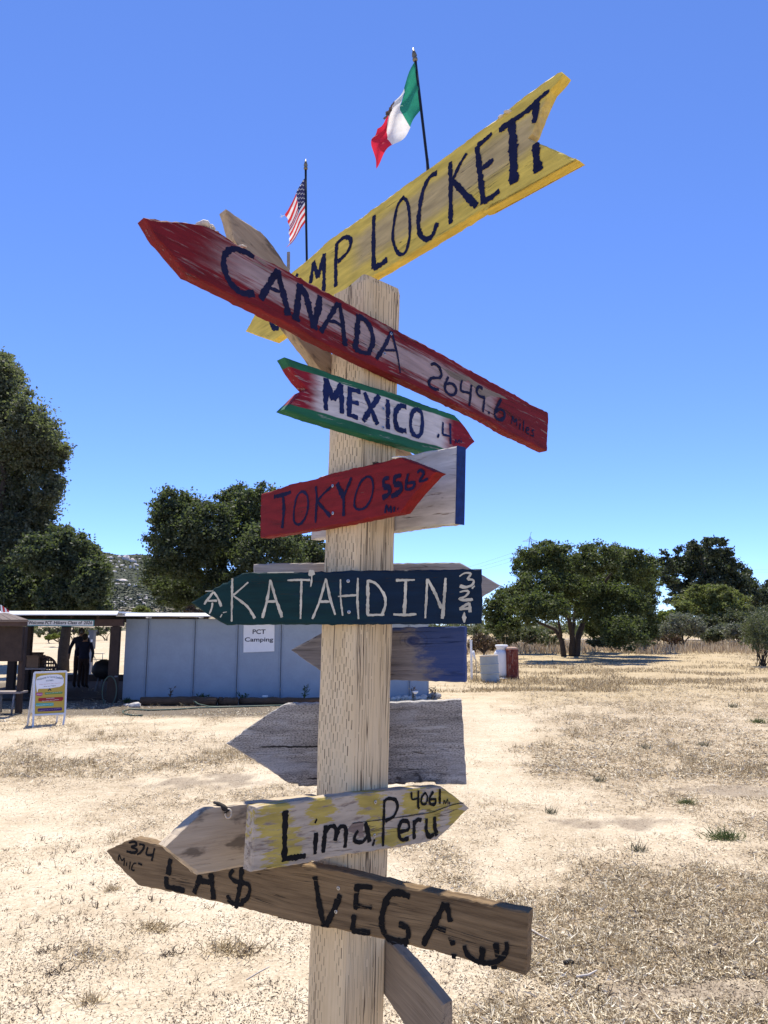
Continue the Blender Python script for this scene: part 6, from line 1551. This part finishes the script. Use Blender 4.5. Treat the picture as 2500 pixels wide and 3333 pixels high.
# dirt road beyond the grass
bm = bmesh.new(); ys = (92, 99)
P = [(x, ys[0]+.02*x+1.2*math.sin(x*.1)) for x in np.linspace(-2, 75, 40)]
lo = [bm.verts.new((x, y, .05)) for x, y in P]; hi = [bm.verts.new((x, y+7, .05)) for x, y in P]
for i in range(len(P)-1): bm.faces.new((lo[i], lo[i+1], hi[i+1], hi[i]))
tag(from_bm('dirt_road', bm, simple('pale road dirt', (.55, .46, .36), .95, 0, .1, .5)), kind='structure')

# ================================================================== HILL
def build_hill():
    D0, D1 = 260., 760.
    prof = [(-900, .07), (-300, .095), (60, .088), (150, .080), (190, .074), (215, .069), (240, .0665), (265, .0655), (285, .0655), (300, .066), (325, .064), (360, .060), (420, .050), (520, .034), (620, .018), (720, .008), (860, .0)]
    pxx = np.array([(p[0]*1.50693-1250)/FPX for p in prof]); ph = np.array([p[1] for p in prof])   # tan(elevation) of the ridge by direction
    us = np.linspace(pxx[0], pxx[-1], 150); ds = np.linspace(D0, D1*1.25, 90)
    Uu, Dd = np.meshgrid(us, ds, indexing='ij'); rid = np.interp(Uu, pxx, ph)*D1*1.42
    t = np.clip((Dd-D0)/(D1-D0), 0, 1.3); prof_d = np.where(t < 1, t**1.25, 1-(t-1)*.6)
    x = Uu*Dd; n = (fbm(x*.012, Dd*.012, 4)-.5)
    Z = rid*prof_d*(1+.25*n*np.clip(t*2, 0, 1))+n*6*np.clip(t*3, 0, 1)*np.clip(rid/20, 0, 1)-.3
    return us, ds, x, Dd, Z
us, ds, hx, hd, hz = build_hill()
def hill_mat():
    k = NT('scrub covered hillside'); n1 = k.noise(k.coord(), .03, 5, .6); n2 = k.noise(k.coord(), .22, 5, .65); n3 = k.noise(k.coord(), .9, 3)
    f = k.m('ADD', k.m('MULTIPLY', n2, .6), k.m('MULTIPLY', n3, .4))
    c = k.ramp(f, [(.36, (.042, .050, .034)), (.52, (.062, .070, .047)), (.66, (.095, .095, .068))])
    X_ = k.xyz(); low = k.m('MULTIPLY', k.sstep(X_[2], 13, 5), k.sstep(k.m('ADD', n1, k.m('MULTIPLY', k.m('SUBTRACT', n2, .5), .6)), .40, .52))
    c = k.mix(k.m('MULTIPLY', low, .9), c, k.ramp(f, [(.38, (.30, .23, .16)), (.6, (.52, .43, .32))]))
    return k.done(k.bsdf(c, .95, 0, k.bump(f, .8, 3.0), .1))
ny, nx = hx.shape
i = np.arange(ny-1)[:, None]*nx+np.arange(nx-1)[None]
me = np_mesh('hill', np.stack([hx, hd, hz], -1).reshape(-1, 3), np.stack([i, i+nx, i+nx+1, i+1], -1).reshape(-1, 4), hill_mat())
me.polygons.foreach_set('use_smooth', [True]*len(me.polygons)); tag(link('hill', me), kind='structure')
from mathutils.bvhtree import BVHTree
_bv = BVHTree.FromPolygons([tuple(v.co) for v in me.vertices], [tuple(p.vertices) for p in me.polygons])
def hill_hit(q):
    d = Vector(ray(q)).normalized(); h = _bv.ray_cast(Vector(CC), d); return h[0]
# chaparral clumps on the hill
cs = []
while len(cs) < 2600:
    h = hill_hit((rng.uniform(150, 640), rng.uniform(1780, 2005)))
    if h: cs.append((h.x, h.y, h.z+.3))
cs = np.array(cs); cs[:, 2] -= .3; V, Fc = foliage(cs, rng.uniform(.6, 1.7, len(cs)), 50000, .6, squash=.5)
tag(link('hillside_scrub', np_mesh('hillside_scrub', V, Fc, leaf_mat('chaparral', (.034, .042, .026), (.065, .074, .048), .0))), kind='stuff')
M_boulder = simple('pale granite', (.60, .54, .48), .95, 0, .22, .35, .4)
BO = [(360, 462, 38, 20), (440, 480, 44, 36), (480, 500, 30, 30), (540, 512, 40, 28), (585, 525, 22, 26), (230, 478, 36, 14), (355, 530, 20, 14), (245, 520, 22, 12), (580, 562, 36, 14), (608, 580, 22, 10), (400, 577, 34, 10), (330, 600, 28, 12), (318, 566, 16, 12), (515, 605, 18, 26), (560, 605, 16, 22), (250, 588, 16, 12), (432, 650, 16, 12), (300, 662, 26, 12), (400, 628, 14, 12), (610, 630, 16, 12),
      (400, 778, 96, 20), (320, 830, 54, 10), (415, 836, 30, 9), (495, 843, 28, 20), (570, 850, 36, 26), (640, 495, 22, 10), (275, 560, 16, 10), (455, 605, 16, 8), (660, 628, 18, 10)]
bms = [blob_mesh('boulder', 1, 2, .35, (1, 1, 1), s) for s in (1, 2, 3, 4)]
for i, (x, y, rx, ry) in enumerate(BO):
    h = hill_hit(px('W', x, y+ry*.6))
    if not h: continue
    s = h.y/FPX*CROP['W'][2]; o = link('boulder', bms[i % 4], M_boulder); o.location = h+Vector((0, 1, 0)); o.scale = (rx*s*1.05, rx*s*.8, ry*s*1.6); o.rotation_euler = (0, 0, i*1.3)
    big = {20: 'longest flat granite slab, low on the hillside', 1: 'tallest granite boulder in the top cluster on the hill', 21: 'long thin ledge of rock under the flat slab on the hill'}
    if i in big: tag(o, big[i], 'boulder')
    else: tag(o, 'pale granite boulder among the scrub on the distant hillside', 'boulder', 'boulders on the hillside')
# pale rubble at the foot of the hill
cs = []
for _ in range(4000):
    h = hill_hit((rng.uniform(370, 520), rng.uniform(1935, 1992)))
    if h and len(cs) < 70: cs.append(h)
bm = bmesh.new()
for h in cs:
    b = bmesh.new(); bmesh.ops.create_icosphere(b, subdivisions=1, radius=.25+random.random()*.7)
    for v in b.verts: v.co = Vector((v.co.x*1.3, v.co.y, v.co.z*.7))*(.85+.3*random.random())+h
    m_ = bpy.data.meshes.new('t'); b.to_mesh(m_); b.free(); bm.from_mesh(m_); bpy.data.meshes.remove(m_)
tag(from_bm('rubble', bm, M_boulder), kind='stuff')

# ================================================================== POWER LINE
def pylon():
    d = 900.; c = at(px('Z8', 375, 185), d); o = empty('pylon', (c[0], d, 0)); tag(o, 'distant lattice power pylon peeping over the spreading tree', 'pylon')
    k = d/FPX*.60277; zt = at(px('Z8', 375, 160), d)[2]; za = at(px('Z8', 375, 185), d)[2]
    bm = bmesh.new()
    for s in (-1, 1):
        for s2 in (-1, 1): tube(bm, [(s*6, s2*6, 0), (s*1.8, s2*1.8, za-6), (s*.4, s2*.4, zt)], .22, 4)
    for z in np.linspace(10, za, 9):
        w_ = 6-(6-1.8)*z/za
        for a, b in (((-1, -1), (1, 1)), ((-1, 1), (1, -1))): tube(bm, [(a[0]*w_, a[1]*w_, z), (b[0]*w_*.9, b[1]*w_*.9, z+za/9)], .12, 4)
    from_bm('tower', bm, M_grey, o)
    bm = bmesh.new(); ar = 42*k
    tube(bm, [(-ar, 0, za), (0, 0, za+3), (ar*.8, 0, za)], .22, 4); tube(bm, [(-ar, 0, za), (ar*.8, 0, za)], .2, 4); tube(bm, [(-ar*.5, 0, za), (0, 0, zt)], .15, 4); tube(bm, [(ar*.4, 0, za), (0, 0, zt)], .15, 4)
    from_bm('crossarm', bm, M_grey, o); return c
pylon()
M_wire = simple('distant wire', (.20, .22, .25), .6)
for i, (a, b, lb) in enumerate(((((-500, 425), (340, 225)), 'a', 'uppermost of the three power lines left of the pylon'), (((-500, 428), (360, 243)), 'b', 'middle one of the three power lines left of the pylon'), (((-500, 433), (375, 262)), 'c', 'lowest of the three power lines left of the pylon'))):
    A, B = at(px('Z8', *a[0]), 700), at(px('Z8', *a[1]), 890); P = [A*(1-t)+B*t-np.array([0, 0, 6*math.sin(math.pi*t)]) for t in np.linspace(0, 1, 16)]
    tag(tube_obj('power_line', P, .085, M_wire, None, 5), lb, 'power line')
for i, (y0, lb) in enumerate(((338, 'upper power line crossing the sky at the right edge'), (352, 'lower power line crossing the sky at the right edge'))):
    A, B = at(px('Z8', 1585, y0), 880), at(px('Z8', 1900, y0+4), 700); P = [A*(1-t)+B*t for t in np.linspace(0, 1, 8)]
    tag(tube_obj('power_line', P, .075, M_wire, None, 5), lb, 'power line')

# ================================================================== SPRIGS AND TUFTS ON THE DIRT
def sprig_mesh(name, n, L, W, spread, upr, mat, seed, flat=0):
    rs = np.random.default_rng(seed); P = np.stack([rs.normal(0, spread, n), rs.normal(0, spread*.7, n), np.zeros(n)-.003], -1)
    V, Fc = blades(P, L*(.4+.8*rs.random(n)), W*(.6+.8*rs.random(n)), rs.random(n)*6.28, np.clip(upr+rs.normal(0, .35, n), .05, 1.5), rs.normal(0, .18, n)); return np_mesh(name, V, Fc, mat)
SM = [sprig_mesh('sprig', 11, .036, .0038, .014, .95, M_twig, 20+i) for i in range(5)]
SITES = [(215, 768), (155, 828), (360, 826), (440, 775), (465, 746), (520, 765), (205, 938), (475, 968), (330, 965), (345, 993), (740, 930), (425, 665), (375, 695), (220, 628), (660, 596), (420, 1052), (120, 1070), (195, 1068), (190, 1094), (350, 1085), (485, 1090), (280, 1104), (125, 1124), (75, 1176), (450, 1214), (305, 1250), (420, 1352), (485, 1284), (915, 1486), (1045, 1492), (1155, 1500), (1210, 1496), (1040, 1420), (1480, 1226), (1600, 1166), (500, 890), (370, 908), (255, 965), (530, 1010), (630, 994), (10, 1144), (30, 1034), (760, 1020), (830, 965), (1130, 1004), (910, 1014), (1435, 1135), (700, 1225), (225, 1590), (1470, 1430), (1370, 1440), (95, 905), (35, 690), (600, 640), (290, 700)]
for i, s in enumerate(SITES):
    g = ground(px('Y', *s)); o = link('sprig', SM[i % 5], None); o.location = (g[0], g[1], float(ground_height(np.array([g[0]]), np.array([g[1]]))[0])); o.rotation_euler = (0, 0, i*2.4); k = .75+.7*random.random(); o.scale = (k, k, k)
    tag(o, 'small dark dry sprig sticking out of the bare pale dirt', 'sprig', 'dry sprigs on the bare dirt')
def tuft(c, x, y, me, label, scale=1.0, name='tuft', cat='tuft', group=None):
    g = ground(px(c, x, y)); o = link(name, me, None); o.location = (g[0], g[1], float(ground_height(np.array([g[0]]), np.array([g[1]]))[0])); o.scale = (scale,)*3; tag(o, label, cat, group); return o
T_str = sprig_mesh('tuft', 90, .07, .0036, .03, .6, M_stub, 3); T_wide = sprig_mesh('tuft', 260, .06, .004, .06, .4, M_stub, 4); T_dark = sprig_mesh('tuft', 60, .042, .004, .028, .5, M_twig, 5)
T_green = sprig_mesh('tuft', 240, .095, .005, .06, .6, M_green, 6); T_sage = sprig_mesh('tuft', 70, .075, .0045, .03, .8, M_sage, 7)
tuft('Y', 600, 918, T_str, 'wiry dead tuft below the left tip of the brown board', .8); tuft('Y', 820, 1118, T_wide, 'flattened pale straw tuft on the dirt, left of the post'); tuft('Y', 930, 1268, T_dark, 'brown tuft beside the broad straw patch, left of the post', 1.2)
tuft('Y', 1240, 1240, T_wide, 'broad pale straw patch just left of the post', 1.3); tuft('Y', 1345, 1262, T_dark, 'dark tuft close against the left side of the post', 1.2); tuft('Y', 245, 1264, T_dark, 'dark tuft with a shadow at its left, on the lower left dirt', 1.0)
tuft('Y', 315, 1378, T_dark, 'crumbled dark tuft lying lowest but one on the left dirt', 1.25); tuft('Y', 485, 1535, T_str, 'straw tuft with a long stem at the bottom left', 1.0)
tuft('Z', 1420, 885, T_green, 'bright green grass tuft in the straw at the right', 1.15); tuft('Z', 1215, 700, T_green, 'darker green tuft farther back in the straw', .75); tuft('Z', 960, 955, T_sage, 'grey green weed in the straw, lower left of the green tuft', 1.0)
tuft('Z', 485, 750, T_sage, 'grey weed at the edge of the bare strip right of the post', .95); tuft('Z', 745, 570, T_sage, 'dull weed farther back beside the bare strip', 1.1); tuft('Z', 1312, 385, T_sage, 'grey weed standing alone far back at the right', 1.3)
tuft('Z', 1000, 400, T_sage, 'thin grey weed with a tall stem, far back in the middle of the field', 1.3); tuft('Z', 1605, 250, T_green, 'yellow green weed at the right edge far back', 1.2); tuft('Z', 1470, 170, T_sage, 'small grey weed farthest back near the right edge', 1.8)
tuft('Z', 990, 1350, T_dark, 'dark twiggy tuft in the straw right of the brown board', 1.3); tuft('Z', 1370, 1540, T_dark, 'upright dark stalks in the straw, left of a pair', 1.5); tuft('Z', 1435, 1530, T_dark, 'upright dark stalks in the straw, right of a pair', 1.5); tuft('Z', 765, 1725, T_dark, 'brown stalks low in the straw at the bottom', 1.3)
M_stick = simple('bleached stick', (.55, .50, .44), .8)
def stick(c, P, r, label, mat=None):
    Q = [Vector(ground(px(c, *p)))+Vector((0, 0, .014)) for p in P]; tag(tube_obj('stick', Q, [r, r*.9]+[r*.6]*(len(P)-2), mat or M_stick, None, 6), label, 'stick')
stick('Z', [(372, 1378), (425, 1412), (478, 1440)], .006, 'bleached stick lying right of the brown board end'); stick('Z', [(625, 1640), (690, 1630), (735, 1605)], .006, 'thin tan stick lying in the straw at the bottom right')
stick('Y', [(1330, 1408), (1400, 1365), (1455, 1335)], .003, 'long pale stem lying on the dirt left of the post'); stick('Z', [(560, 1565), (590, 1555), (612, 1562)], .011, 'short black charred stick in the straw', M_dark)
